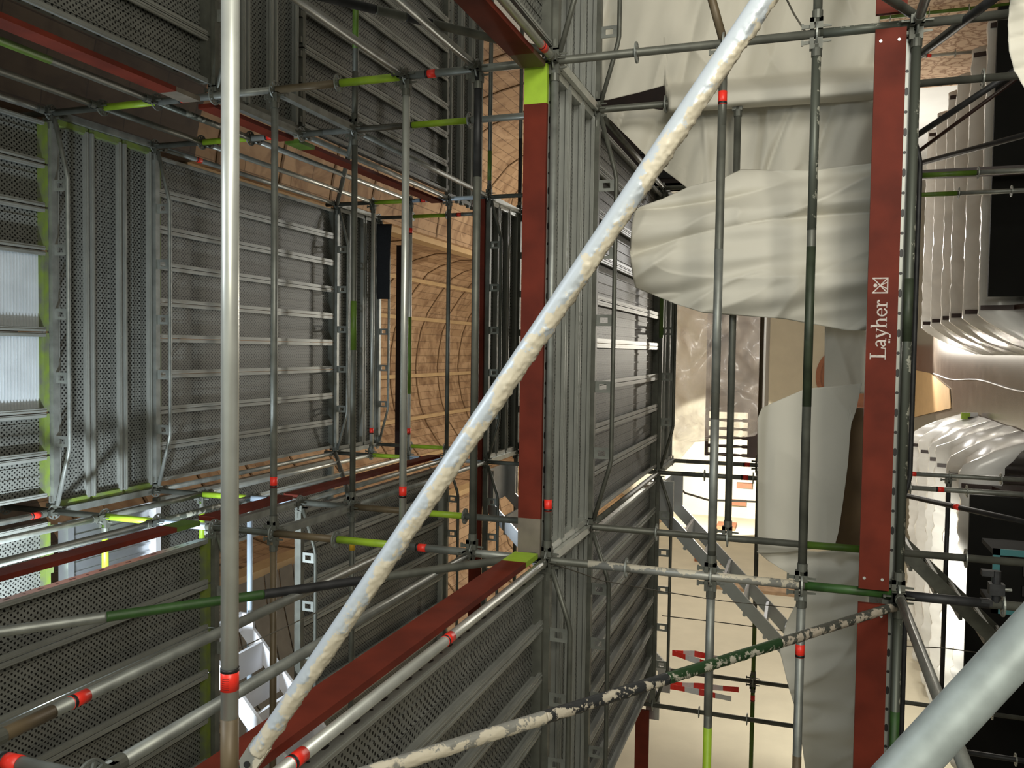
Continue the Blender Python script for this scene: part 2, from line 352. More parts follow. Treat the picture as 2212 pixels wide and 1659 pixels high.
# ---------------------------------------------------------------- deck planks
ORD = ['first', 'second', 'third', 'fourth', 'fifth', 'sixth', 'seventh', 'eighth', 'ninth']
def plank_parts(ln, w, endm='galvd'):
    h, t = .064, .0025; e = .03
    def rails():
        b = MB()
        for s in (-1, 1):
            x = s * w / 2
            a, c = sorted((x, x - s * t)); b.box(a, c, e, ln - e, -h, 0)
            a, c = sorted((x, x - s * .030)); b.box(a, c, e, ln - e, -h - .003, -h)
            a, c = sorted((x - s * .030, x - s * .033)); b.box(a, c, e, ln - e, -h, -h + .014)
            a, c = sorted((x - s * .010, x - s * .016)); b.box(a, c, e, ln - e, -h - .007, -h - .003)
        me = b.mesh('side_rails', MT['side']); me.materials.append(MT['blk']); i = len(b.v); ff = []
        vs, fs = [], []
        n = int((ln - .3) / .105)
        for q in range(n):
            y = .15 + (ln - .3) * (q + .5) / n; a_ = .016 if q % 2 else .009
            for s in (-1, 1):
                x = s * (w / 2 + .0006); k0 = len(b.v) + len(vs)
                for a in range(10): an = 2 * math.pi * a / 10; vs.append((x, y + a_ * math.cos(an) + (a_ - .009) * (1 if math.cos(an) > 0 else -1), -.034 + .009 * math.sin(an)))
                fs.append(tuple(range(k0, k0 + 10)) if s > 0 else tuple(range(k0 + 9, k0 - 1, -1)))
        me2 = bpy.data.meshes.new('side_rails'); me2.from_pydata(b.v + vs, [], b.f + fs); me2.materials.append(MT['side']); me2.materials.append(MT['blk'])
        for p in me2.polygons[len(b.f):]: p.material_index = 1
        bpy.data.meshes.remove(me); return me2
    def panel():
        b = MB(); b.box(-w / 2 + t, w / 2 - t, e, ln - e, -.004, 0)
        for q in (-.25, 0, .25): b.box(q * w - .006, q * w + .006, e, ln - e, -.010, -.004)
        b.box(-w / 2 + .03, w / 2 - .03, e, e + .11, -.0052, -.004); b.box(-w / 2 + .03, w / 2 - .03, ln - e - .11, ln - e, -.0052, -.004)
        return b.mesh('perforated_panel', MT['perf'])
    def cap():
        b = MB(); b.box(-w / 2 + .004, w / 2 - .004, 0, .045, -h, -.002); b.box(-w / 2 + .03, -w / 2 + .08, -.028, .01, -.062, -.02); b.box(w / 2 - .08, w / 2 - .03, -.028, .01, -.062, -.02)
        return b.mesh('end_cap', MT[endm])
    return (cached(('pr', round(ln, 2), w), rails), cached(('pp', round(ln, 2), w), panel), cached(('pc', w, endm), cap))
def plank(p, rz, ln, label, group, w=.32, ends=('galvd', 'galvd'), ribbed=False):
    t = thing('deck_plank', label, 'scaffold deck', Matrix.Translation(p) @ Matrix.Rotation(rz, 4, 'Z'), group=group)
    ra, pa, _ = plank_parts(ln, w)
    link('side_rails', ra, t)
    if ribbed:
        def f():
            b = MB(); n = int(ln / .028); i0 = 0
            for k in range(n): y = .05 + k * (ln - .1) / n; b.box(-w / 2 + .03, w / 2 - .03, y, y + .014, -.022, -.010)
            b.box(-w / 2 + .003, w / 2 - .003, .03, ln - .03, -.010, 0); return b.mesh('ribbed_panel', MT['grp'])
        link('ribbed_panel', cached(('rib', w, round(ln, 2)), f), t)
    else: link('perforated_panel', pa, t)
    link('end_cap', plank_parts(ln, w, ends[0])[2], t)
    link('end_cap', plank_parts(ln, w, ends[1])[2], t, mtx=Matrix.Translation((0, ln, 0)) @ Matrix.Rotation(math.pi, 4, 'Z'))
    return t
DZ = .072
def deck_depth(x0, x1, y0, y1, k, n, where, frm='the top', ends=('galvd', 'galvd'), side=1, g=None):
    """planks running away from the camera, counted from the photo's top (world right)"""
    pit = .3255
    for i in range(n):
        X = x1 - .07 - pit * (i + .5) if side > 0 else x0 + .07 + pit * (i + .5)
        plank((X, y0, zk(k) + DZ), 0, y1 - y0, 'perforated steel plank, %s from %s in %s' % (ORD[i], frm, where), 'planks of ' + (g or where), ends=ends)
def deck_cross(x0, x1, y0, y1, k, where, n=3, ends=('galvd', 'galvd'), far=None):
    pit = (y1 - y0 - .05) / n
    for i in range(n):
        Y = y0 + .025 + pit * (i + .5)
        plank((x1, Y, zk(k) + DZ), math.pi / 2, x1 - x0, 'perforated steel plank laid crosswise, %s from the front in %s' % (ORD[i], where), 'planks of ' + where, ends=ends)

B = .03   # gap beside the tubes
# upper centre platform (left edge of the photo)
y0 = F[0]
x = R_X - .075
seq = [(.32, 0), (.32, 0), (.32, 0), (.61, 1), (.61, 1), (.32, 0), (.32, 0)]
for i, (w, rb) in enumerate(seq):
    lab = ('pale ribbed translucent deck panel, %s of the two at the photo left edge' % ('upper' if i == 3 else 'lower')) if rb else 'perforated steel plank, %s from the top at the photo left edge' % ORD[i if i < 3 else i - 2]
    plank((x - w / 2, y0 + B, zk(0) + DZ), 0, F[1] - y0 - 2 * B, lab, 'planks at the photo left edge', w=w, ends=('galvd', 'plime'), ribbed=bool(rb)); x -= w + .008
deck_cross(L_ + B, R_X - B, F[1], F[2], 0, 'the upper centre platform', ends=('plime', 'plime'))
deck_depth(L_, R_X, F[2] + B, F[3] - B, 0, 9, 'the long upper centre deck', ends=('plime', 'galvd'))
deck_cross(L_ + B, R_X - B, F[3], F[4], 0, 'the upper rear platform')
# small centre platform
deck_cross(L_ + B, R_X - B, F[3], F[4], 4, 'the small rear platform', ends=('bright', 'bright'))
# middle platform
deck_cross(L_ + B, R_X - B, F[1], F[2], 8, 'the middle centre platform', ends=('bright', 'bright'))
deck_depth(L_, R_X, F[2] + B, F[3] - B, 8, 9, 'the middle deck behind the photo centre')
deck_cross(L_ + B, R_X - B, F[3], F[4], 8, 'the platform before the gallery')
# lowest platform
deck_cross(L_ + B, R_X - B, F[1], F[2], 12, 'the lowest centre platform')
deck_cross(LL + B, L_ - B, F[1], F[2], 12, 'the lowest bottom platform')
# side decks, photo bottom
deck_depth(LL, L_, F[0] + B, F[1] - B, 3, 7, 'the deck at the photo bottom left', ends=('galvd', 'plime2'))
deck_depth(LL, L_, F[2] + B, F[3] - B, 3, 7, 'the deck below the splashed brace', ends=('galvd', 'bright'))
deck_depth(LL, L_, F[0] + B, F[1] - B, 0, 2, 'the deck beyond the left guard rails', ends=('galvd', 'plime'))
deck_depth(LL, L_, F[2] + B, F[3] - B, 0, 2, 'the narrow deck above the landing')
deck_depth(LL, L_, F[0] + B, F[1] - B, 8, 6, 'the dark deck at the photo bottom centre')
deck_cross(LL + B, L_ - B, F[1], F[2], 8, 'the middle bottom platform')
deck_depth(LL, L_, F[2] + B, F[3] - B, 8, 7, 'the middle deck at the photo bottom')
# side decks, photo top
deck_depth(R_X, RR, F[0] + B, F[1] - B, 3, 3, 'the deck at the photo top left', frm='the toe board', side=-1)
deck_cross(R_X + B, RR - B, F[1], F[2], 3, 'the platform at the photo top')
deck_depth(R_X, RR, F[2] + B, F[3] - B, 3, 7, 'the deck at the photo top centre', frm='the toe board', side=-1)
deck_cross(R_X + B, RR - B, F[3], F[4], 3, 'the rear top platform')
deck_depth(R_X, RR, F[0] + B, F[1] - B, 8, 3, 'the smooth deck at the photo top', frm='the red board', side=-1, g='the deck at the photo top right of centre')
deck_cross(R_X + B, RR - B, F[1], F[2], 8, 'the middle top platform')

# ---------------------------------------------------------------- uprights
LG = lambda *ks: tuple((a, a + 1, 'lime') for a in ks)
standard(L_, F[0], 5.0, 12, 'nearest scaffold upright, grey with a red sticker at the bottom left corner', 'galv', sticks=(6.45,), foot=False)
standard(R_X, F[1], -1, 13.5, 'front upright along the photo top with two lime stretches', 'galvd', LG(1, 5) + ((4, 5, 'brown'), (2, 4, 'galv'), (6, 8, 'galv'), (11, 12, 'galvspeck')), (2.55, 6.42))
standard(L_, F[1], -1, 13.5, 'front upright along the photo bottom with mud brown and lime stretches', 'galvd', LG(1, 5) + ((4, 5, 'brown'), (2, 2.9, 'blue'), (6, 8, 'galv'), (8.5, 11, 'splashw'), (11, 12, 'green'), (12, 12.9, 'dark')), (6.35,))
standard(R_X, F[2], -1, 14.5, 'second upright along the photo top, half hidden by tarpaulins', 'galvd', LG(1, 5) + ((2, 3, 'bright'), (3.4, 5, 'galv'), (6, 7.9, 'bright'), (4, 5, 'brown')), (2.45,))
standard(L_, F[2], -1, 14.5, 'second upright along the photo bottom, running under the draped sheet', 'galvd', LG(1, 5) + ((2, 3, 'blue'), (4, 5, 'brown'), (6, 8, 'galv'), (11, 12, 'dlime')), (2.5,))
standard(R_X, F[3], -.3, 17, 'third upright from the front, upper side, thin with lime stretches', 'galvd', LG(1) + ((2, 4, 'blue'), (13, 14, 'dlime'), (14, 16, 'galv')), (2.4,))
standard(L_, F[3], -.3, 17, 'third upright from the front, lower side, crossing the left light glow', 'galvd', LG(1) + ((2, 4, 'blue'), (8.5, 10, 'galv'), (12.5, 16, 'galv')), (2.45, 9.9, 13.6))
standard(R_X, F[4], -.2, 17, 'rear upright on the upper side by the black cloth', 'galvd', LG(1) + ((2, 3, 'galv'), (13, 14, 'dlime'), (14, 16, 'galv')), (2.4,))
standard(L_, F[4], -.2, 17, 'rear upright on the lower side before the floodlit wall', 'galvd', LG(1) + ((8.3, 10, 'galv'), (13, 16, 'galv')), (9.8, 13.35))
standard(LL, F[3], 6.9, 17, 'thin dark upright crossing the red and white tape', 'galvd', ((13.8, 16, 'dark'),))
standard(LL, F[4], 6.9, 17, 'thin dark upright before the cream wall at the photo bottom', 'galvd')
standard(LL, F[2], 6.5, 14.5, 'outer second upright below the red and white tape', 'galvd', foot=False)
standard(RR, F[5], 10.5, 17, 'green painted upright at the top right corner', 'dlime')
standard(RR - .25, F[6], 10.5, 17, 'silver upright with a red sticker near the top right corner', 'bright', sticks=(14.35,))

# ---------------------------------------------------------------- crosswise tubes
def cross(f, k, label, x0=L_, x1=R_X, **kw): return ledger((x0, F[f], zk(k)), (x1, F[f], zk(k)), label, **kw)
def along(x, f0, f1, k, label, **kw): return ledger((x, F[f0], zk(k)), (x, F[f1], zk(k)), label, **kw)
cross(0, 8, 'big pale tube running down the whole photo left of centre', m='bright', sticks=(), bands=((0, .088, 'brown'),), hidef=True)
t = [o for o in COL.objects if o.get('label') == 'big pale tube running down the whole photo left of centre'][0]
sx = at(500, 1490, Y=F[0]).x - L_; s = link('inspection_sticker', band_me(.062, 'red', RAD + .0012), t, (sx, 0, 0)); s['label'] = 'orange-red inspection sticker with small print'
link('sticker_heading', band_me(.010, 'blk', RAD + .0017), s, (.052, 0, 0))
for q in range(6): link('print_line', MB().path([(.008 + q * .006, (RAD + .0018) * math.sin(a), -(RAD + .0018) * math.cos(a) * 1) for a in [(-1.2 + j * .1) - .6 for j in range(9)]], .0006, 4).mesh('print_line', MT['blk']), s)
cross(1, 4, 'silver cross tube of the front frame just right of the big tube', m='galv', sticks=(.105,))
cross(1, 6, 'silver cross tube with a red sticker left of the plaster-splashed brace', m='bright', sticks=(.105,))
cross(1, 7, 'dark cross tube beside the dark red toe board', m='galvd', bands=((.78, 1, 'dark'),))
cross(1, 8, 'cross tube beside the front red toe board, red sticker low down', m='galvspeck' if False else 'galv', sticks=(.10,))
cross(1, 10, 'cross tube in front of the big sheet, guard rail farther from the lettering', m='galvd', bands=((.35, .62, 'galv'), (.05, .3, 'galv')), sticks=())
sticker(cross(1, 10.001, 'short red-stickered sleeve on the guard rail under the white brace', x0=1.30, x1=1.55, m='galvd', heads=False), .12)
cross(1, 11, 'cross tube guard rail nearest the lettered toe board', m='galvd', bands=((.33, .62, 'greeny'), (.65, .97, 'galvspeck')))
cross(1, 12, 'heavy cross tube under the lettered toe board', m='galvspeck', bands=((.45, .56, 'greeny'),))
cross(2, 4, 'grey cross tube of the second frame with yellow tape', m='galvd', bands=((.42, .55, 'dlime'), (-.0 + .0, .0 + .001, 'galvd')))
cross(3, 1, 'shiny thin cross tube beside the upper rear platform', m='bright', sticks=(.085,))
cross(3, 2, 'shiny thin cross tube left of the vault view', m='bright', sticks=(.87, .09), bands=((.25, .55, 'dlime'),))
cross(3, 3, 'dark slim cross tube in the middle of the vault view', m='galvd')
cross(2, 10, 'cross tube disappearing behind the big bulging sheet', m='galvd')
cross(4, 10, 'dark thin cross tube in front of the gallery', m='dwood' if False else 'brown')
# side bays
cross(1, 10, 'outer guard tube with a lime end at the photo bottom', x0=LL, x1=L_, m='galvd', bands=((.0, .652, 'lime'), (.68, .95, 'galv')))
cross(1, 11, 'outer guard tube with a red sticker at the photo bottom', x0=LL, x1=L_, m='galv', bands=((.0, .62, 'brown'),), sticks=(.84,))
cross(1, 12, 'outer deck tube below the lower red board at the photo bottom', x0=LL, x1=L_, m='galvspeck', bands=((.55, .75, 'green'), (.35, .55, 'dark')))
cross(4, 10, 'olive thin tube from the rear upright to the photo bottom', x0=LL, x1=L_, m='dlime', bands=((.3, .9, 'galvd'),))
cross(4, 10, 'olive thin tube leaving the frame at the photo bottom', x0=LL - 1.57, x1=LL, m='dlime', sticks=(.85,))
cross(4, 14, 'black thin tube over the wrapped pews', x0=LL, x1=L_, m='dark')
cross(1, 11, 'stub of guard tube at the photo top before the sheet', x0=R_X, x1=RR, m='galvd')
ledger(at(1563, 90, Y=5.02), at(1516, -80, Y=5.02), 'slanting brown tube at the photo top before the sheet', m='brown', heads=False, cat='scaffold brace')
cross(3, 4, 'dark thin tube before the vault at the photo top', x0=R_X, x1=RR, m='galvd', bands=((.06, .17, 'dlime'),))
cross(4, 4, 'black thin tube nearest the lime board end', x0=R_X, x1=RR, m='galvd', bands=((.0, .3, 'dark'),))
cross(3, 4, 'olive thin tube before the vault, photo bottom side', x0=LL, x1=L_, m='galvd')
cross(4, 4, 'slim tube behind the short white stair', x0=LL, x1=L_, m='galvd')
cross(3, 3, 'green thin tube at the end of the lower perforated deck', x0=LL, x1=L_, m='dlime')
cross(2, 4, 'dull thin tube across the lower perforated deck', x0=LL, x1=L_, m='galvd', bands=((.86, .90, 'yel'),))
cross(2, 3, 'dark blue-black thin tube at the near end of the lower perforated deck', x0=LL, x1=L_, m='dark', bands=((.0, .35, 'green'),))
cross(1, 4, 'thin upright-looking cross tube over the boarded side wall', x0=LL, x1=L_, m='brown')
cross(2, 1, 'short lime tube stub below the lime upright stretch', x0=L_ - .55, x1=L_, m='dlime', bands=((.1, .7, 'lime'),))
cross(1, 1, 'short bright lime tube in front of the landing', x0=L_ - .55, x1=L_, m='dlime', bands=((.1, .85, 'lime'),))
cross(2, 2, 'pale blue galvanised tube over the side wall', x0=LL, x1=L_, m='blue')
cross(2, 4, 'thin green-banded tube over the perforated deck at the photo top', x0=R_X, x1=RR, m='galvd', bands=((.0, .15, 'galvd'), (.21, .4, 'dlime')))
# long tubes running away from the camera
for xx, sd in ((R_X, 'top'), (L_, 'bottom')):
    along(xx, 0, 1, 1, 'guard rail nearest the side board, running off the left edge, photo %s side' % sd, m='galv' if sd == 'bottom' else 'galvd', bands=() if sd == 'bottom' else ((.62, .80, 'dlime'),) if False else ())
    along(xx, 0, 1, 2, 'guard rail second from the side board running off the left edge, %s side' % sd, m='galvd', bands=((.0, .70, 'dlime'),) if sd == 'top' else ())
    along(xx, 0, 1, 0, 'tube along the uppermost platform off the left edge, %s side' % sd, m='galv', sticks=(.93,) if sd == 'bottom' else ())
    along(xx, 0, 1, 7, 'long grey guard tube from the %s corner to the photo centre' % ('bottom left' if sd == 'bottom' else 'top'), m='galv')
    along(xx, 0, 1, 6, 'long guard tube with a red sticker on the %s side' % sd, m='galv', sticks=(.13,) if sd == 'bottom' else (), bands=((.0, .105, 'brown'),) if sd == 'bottom' else ())
    along(xx, 0, 1, 8, 'thick grey tube beside the slanting red board on the %s side' % sd, m='blue' if False else 'bright', sticks=(.095, .485) if sd == 'bottom' else (.905,))
    along(xx, 0, 1, 12, 'grey deck tube coming forward past the camera on the %s side' % sd, m='galv', heads=True)
    along(xx, 1, 2, 1, 'short rail between first and second uprights, %s side, lime level' % sd, m='galvd', heads=False)
    along(xx, 1, 2, 2, 'short rail between first and second uprights, %s side, sticker level' % sd, m='galvspeck', heads=False)
    along(xx, 2, 3, 1, 'shiny guard rail outside the upper deck, inner one, %s side' % sd, m='bright')
    along(xx, 2, 3, 2, 'shiny guard rail outside the upper deck, outer one, %s side' % sd, m='bright')
    along(xx, 2, 3, 0, 'rail along the edge of the long upper deck, %s side' % sd, m='galv', sticks=(.17,) if sd == 'top' else ())
    along(xx, 2, 3, 4, 'pale rail below the perforated side deck, %s side' % sd, m='galv')
    along(xx, 2, 3, 3, 'edge tube of the perforated side deck, %s side' % sd, m='galv')
    along(xx, 2, 3, 8, 'edge tube of the middle deck, %s side' % sd, m='galvd')
    uledger((xx, F[1], zk(0)), (xx, F[2], zk(0)), 'short channel ledger with a lime edge on the upper platform, %s side' % sd, chord=False, green=True)
    uledger((xx, F[1], zk(4)), (xx, F[2], zk(4)), 'short slotted channel ledger right of the big tube, %s side' % sd, chord=False)
    uledger((xx, F[1], zk(8)), (xx, F[2], zk(8)), 'short channel ledger at the middle platform end, %s side' % sd, 'bright', chord=False)
    uledger((xx, F[1], zk(3)), (xx, F[2], zk(3)), 'short channel ledger under the side platform, %s side' % sd, chord=False)
    uledger((xx, F[3], zk(0)), (xx, F[4], zk(0)), 'short channel ledger at the upper rear platform, %s side' % sd, chord=False)
    uledger((xx, F[3], zk(4)), (xx, F[4], zk(4)), 'short channel ledger at the small rear platform, %s side' % sd, 'bright', chord=False)
    uledger((xx, F[3], zk(8)), (xx, F[4], zk(8)), 'short channel ledger before the gallery, %s side' % sd, chord=False)
    uledger((xx, F[1], zk(12)), (xx, F[2], zk(12)), 'short channel ledger at the lowest platform, %s side' % sd, chord=False)
    ledger((xx, F[3], zk(0)), (xx, F[2], zk(4)), 'thin diagonal brace near the upper deck, %s side' % sd, m='galvd', heads=False, cat='scaffold brace', name='brace_tube')
    ledger((xx, F[3], zk(12)), (xx, F[2], zk(16.6)), 'dark diagonal brace in front of the wrapped pews, %s side' % sd, m='dark', heads=False, cat='scaffold brace', name='brace_tube', sticks=(.32,) if sd == 'bottom' else ())
def cu(f, k, label, x0=L_, x1=R_X, m='galv'): return uledger((x0, F[f], zk(k)), (x1, F[f], zk(k)), label, m)
cu(1, 0, 'deck ledger with square-holed plates, leftmost in the photo')
cu(2, 0, 'deck ledger with square-holed plates left of the long upper deck')
cu(3, 0, 'deck ledger with plates at the far end of the upper deck')
cu(4, 0, 'deck ledger with plates right of the black cloth')
cu(3, 4, 'deck ledger before the small rear platform', m='galvd')
cu(4, 4, 'deck ledger behind the small rear platform', m='galvd')
cu(2, 8, 'deck ledger with plates right of the middle platform', m='galvd')
t = cu(3, 8, 'deck ledger at the far end of the middle deck', m='galvd')
link('lime_paint', MB().box(1.46, 1.95, -.029, .029, -.03, .031).mesh('lime_paint', MT['dlime']), t)
cu(2, 12, 'dark deck ledger with a bowed chord beside the wrapped pews', m='dark')
cu(1, 8, 'deck ledger with plates under the slanting red board at the bottom', LL, L_, 'galvd')
cu(2, 8, 'deck ledger with plates in the photo bottom centre', LL, L_, 'galvd')
cu(3, 8, 'deck ledger with plates left of the barrier tape', LL, L_, 'galvd')
cu(2, 12, 'dark deck ledger with a bowed chord at the photo bottom', LL, L_, 'dark')
cu(2, 3, 'deck ledger with plates at the near end of the lower perforated deck', LL, L_, 'galvd')
cu(3, 3, 'deck ledger with plates at the far end of the lower perforated deck', LL, L_, 'galvd')
cu(3, 4, 'deck ledger with plates beside the short white stair', LL, L_, 'galvd')
cu(2, 8, 'deck ledger with plates beside the sheet at the photo top', R_X, RR, 'galvd')
cu(1, 8, 'deck ledger above the photo top centre node', R_X, RR, 'galvd')
cu(1, 3, 'deck ledger at the far end of the top left deck', R_X, RR, 'galvd')
cu(1, 3, 'deck ledger at the far end of the bottom left deck', LL, L_, 'galvd')

# ---------------------------------------------------------------- braces
def splashed(p0, p1, label, m, r=RAD, lumps=.006, secs=None, flat=True, up=(0, 0, 1)):
    p0, p1 = Vector(p0), Vector(p1); ln = (p1 - p0).length; t = thing('diagonal_brace', label, 'scaffold brace', frame(p0, p1, up))
    secs = secs or [(0, 1, m)]
    for a, b, mk in secs:
        n, k = max(8, int(ln * (b - a) / (.0045 if lumps > .005 else .009))), 36; mb = MB()
        for i in range(n + 1):
            x = ln * (a + (b - a) * i / n)
            for j in range(k):
                th = 2 * math.pi * j / k; y, z = math.cos(th), math.sin(th)
                q = .7 * noise.noise(Vector((x * 26, y * 2.2, z * 2.2))) + .7 * noise.noise(Vector((x * 75, y * 5, z * 5))) + .5 * noise.noise(Vector((x * 170, y * 9, z * 9)))
                w = max(0, min(1, (-z + .25) * 1.3)); rr = r + lumps * w * max(0, q + .12)
                mb.v.append((x, y * rr, z * rr))
        mb.f = [(i * k + j, i * k + (j + 1) % k, (i + 1) * k + (j + 1) % k, (i + 1) * k + j) for i in range(n) for j in range(k)]
        mb.f += [tuple(reversed(range(k))), tuple(n * k + j for j in range(k))]
        link('tube', mb.mesh('tube', MT[mk], True), t)
    if flat:   # flattened drilled end
        b = MB(); b.prism([(-.055, -.026), (.03, -.027), (.03, .027), (-.055, .026), (-.07, .012), (-.07, -.012)], -.0075, .0075, 'Y'); link('flattened_end', b.mesh('flattened_end', MT['splashw']), t)
        link('bolt', MB().tube((-.045, -.013, 0), (-.045, .013, 0), .009, 12).mesh('bolt', MT['dark']), t)
    return t
splashed(at(556, 1622, Y=1.86), at(1690, -60, Y=1.86), 'thick white plaster-splashed brace crossing the whole photo diagonally', 'splash', lumps=.0055)
splashed(at(1920, 1700, Y=.97), at(2300, 1290, Y=1.02), 'very thick grey tube crossing the bottom right corner', 'galvbig', lumps=.0, flat=False)
splashed(at(700, 1700, X=L_ - .06), at(1945, 1306, X=L_ - .06), 'splashed brace from the photo bottom to the lower right node', 'splashw',
         secs=[(0, .259, 'splashw'), (.259, .453, 'splashd'), (.453, .68, 'splashg'), (.68, 1, 'splashk')], lumps=.004, flat=False)
splashed((L_ + .035, F[0], zk(3) - .05), (L_ + .035, F[1], zk(8) + .02), 'green and black banded brace at the lower left', 'galvd',
         secs=[(0, .367, 'galv'), (.367, .554, 'green'), (.554, .725, 'dark'), (.725, 1, 'galvd')], lumps=0, flat=False)
splashed((R_X + .05, F[0], zk(3) - .05), (R_X + .05, F[1], zk(8) + .02), 'black and grey banded brace at the photo top', 'galvd',
         secs=[(0, .5, 'galvd'), (.5, .705, 'dark'), (.705, .75, 'galvd'), (.75, .79, 'dark'), (.79, 1, 'galvd')], lumps=0, flat=False)
splashed((R_X + .05, F[0], zk(8.6)), (R_X + .05, F[1], zk(12) + .02), 'grey brace running up from the lettered board corner', 'galvd', lumps=0, flat=False)
ledger(at(1985, 120, X=R_X + .04), at(2260, -90, Y=4.2), 'black brace at the top right corner crossing the node', m='dark', heads=False, cat='scaffold brace')
ledger(at(1960, 306, Y=7.4), at(2260, 108, Y=6.9), 'black slanting rail over the wrapped pews, thicker one', m='dark', heads=False, cat='scaffold brace')
tag(link('slanting_rod', MB().tube(at(1960, 345, Y=7.6), at(2260, 122, Y=7.1), .015).mesh('slanting_rod', MT['dwood'], True)), 'thin dark slanting rod over the wrapped pews', 'rod')

# ---------------------------------------------------------------- toe boards
def toe(p0, p1, label, h=.15, z0=.03, ends=(None, None), th=.032, m='toe', lean=0):
    p0, p1 = Vector(p0), Vector(p1); ln = (p1 - p0).length; t = thing('toe_board', label, 'toe board', frame(p0, p1))
    a = .0 if not ends[0] else .235; b = ln - (0 if not ends[1] else .235)
    link('board', MB().box(a, b, -th / 2, th / 2, z0, z0 + h).mesh('board', MT[m]), t)
    for q, e in ((0, ends[0]), (1, ends[1])):
        if e:
            x0, x1 = (0, .235) if q == 0 else (ln - .235, ln)
            link('painted_end', MB().box(x0, x1, -th / 2, th / 2, z0, z0 + h).mesh('painted_end', MT[e]), t)
    return t
fy = F[1] - .045
toe((L_ + .03, fy, zk(8)), (R_X - .03, fy, zk(8)), 'dark red toe board with a lime end at the photo centre', ends=('toew', 'lime'), h=.145)
T = toe((L_ + .03, fy, zk(12) + .03), (R_X - .03, fy, zk(12) + .03), 'red toe board with white maker lettering', h=.152, z0=.025)
for xx in (.06, 2.94):
    for zz in (.06, .15): link('rivet', MB().tube((xx, -.020, zz), (xx, -.014, zz), .008, 10).mesh('rivet', MT['bright']), T)
T2 = toe((LL + .03, fy, zk(12) + .03), (L_ - .05, fy, zk(12) + .03), 'worn red toe board at the lower right of the photo', h=.152, z0=.025)
for xx in (2.43,):
    for zz in (.06, .15): link('rivet', MB().tube((xx, -.020, zz), (xx, -.014, zz), .008, 10).mesh('rivet', MT['bright']), T2)
toe((R_X + .05, fy, zk(12) + .03), (RR, fy, zk(12) + .03), 'short piece of red toe board at the photo top right', h=.152, z0=.025)
for xx, sd, sg in ((R_X - .045, 'top', 1), (L_ + .045, 'bottom', -1)):
    toe((xx, F[0] + .03, zk(3)), (xx, F[1] - .1, zk(3)), 'slanting red toe board at the left edge, %s side' % sd, ends=(None, 'toew' if sg > 0 else 'dlime'), z0=.04, h=.14)
    toe((xx, F[2] + .03, zk(3)), (xx, F[3] - .1, zk(3)), 'red toe board along the perforated side deck, %s side' % sd, ends=('dlime' if sg > 0 else None, None), z0=.04, h=.14)
    toe((xx, F[0] - .2, zk(8)), (xx, F[1] - .1, zk(8)), 'broad slanting red toe board on the %s side of the photo centre' % sd, ends=(None, 'ply' if sg > 0 else 'lime'), z0=.03, h=.15)
    toe((xx, F[1] + .05, zk(3)), (xx, F[2] - .05, zk(3)), 'short red toe board between the front uprights, %s side' % sd, z0=.04, h=.14)
toe((L_ + .03, F[3] - .045, zk(4)), (R_X - .03, F[3] - .045, zk(4)), 'dark red toe board before the small rear platform')
toe((LL, F[3] - .045, zk(4)), (L_ - .03, F[3] - .045, zk(4)), 'dark red toe board left of the short white stair', ends=(None, None))
toe((LL - 1.4, F[3] - .045, zk(8)), (LL - .05, F[3] - .045, zk(8)), 'bright red board at the photo bottom right of centre')
tag(link('brown_plank', MB().box(at(866, 985, Y=11.3).x, at(866, 530, Y=11.3).x, 11.28, 11.33, at(872, 760, Y=11.3).z, at(856, 760, Y=11.3).z).mesh('brown_plank', MT['dwood'])), 'dark brown plank standing before the vault', 'plank')

# lettering on the toe board (raised paint), reading along the board
def stroke_letter(parts):
    b = MB(); lay = 0
    for q in parts:
        if len(q) == 4: lay -= .00005; x0, z0, x1, z1 = q; b.box(x0, x1, lay, .0012, z0, z1)
        else:
            pts, w = q
            for (xa, za), (xb, zb) in zip(pts[:-1], pts[1:]):
                d = Vector((xb - xa, zb - za)); 
                if d.length < 1e-6: continue
                lay -= .00004; d.normalize(); nx, nz = -d.y * w / 2, d.x * w / 2; ex, ez = d.x * w * .25, d.y * w * .25
                b.prism([(xa - ex + nx, za - ez + nz), (xa - ex - nx, za - ez - nz), (xb + ex - nx, zb + ez - nz), (xb + ex + nx, zb + ez + nz)], lay, .0012, 'Y')
    return b
def arc(cx, cz, rx, rz, a0, a1, n=14): return [(cx + rx * math.cos(math.radians(a0 + (a1 - a0) * i / n)), cz + rz * math.sin(math.radians(a0 + (a1 - a0) * i / n))) for i in range(n + 1)]
GL = {
 'L': (.78, [(.16, 0, .30, 1), (.04, .94, .42, 1), (.04, 0, .74, .06), ([(.70, .03), (.74, .30)], .06)]),
 'a': (.62, [(.36, .0, .48, .45), ([*arc(.27, .45, .15, .17, 0, 150)], .09), ([(.42, .33), (.20, .29), (.11, .16), (.20, .04), (.40, .13)], .08), (.44, 0, .58, .05)]),
 'y': (.64, [([(.10, .62), (.33, .02)], .12), ([(.56, .62), (.30, -.12), (.22, -.24), (.12, -.24)], .06), (.0, .60, .26, .65), (.42, .60, .64, .65), (.06, -.28, .16, -.18)]),
 'h': (.74, [(.10, 0, .22, 1), (.02, .95, .2, 1), (.03, 0, .31, .05), (.48, 0, .60, .45), ([(.20, .45), (.30, .60), (.45, .62), (.54, .45)], .08), (.42, 0, .69, .05)]),
 'e': (.58, [([*arc(.30, .31, .21, .28, 10, 330, 20)], .09), (.12, .30, .50, .35)]),
 'r': (.52, [(.12, 0, .24, .6), (.03, .59, .2, .64), (.03, 0, .34, .05), ([(.22, .44), (.32, .60), (.42, .60)], .07), (.38, .48, .49, .60)]),
}
zt = .078; px = at(1900, 778, Y=F[1] - .06).x - (L_ + .03); S_ = .079; px0 = px
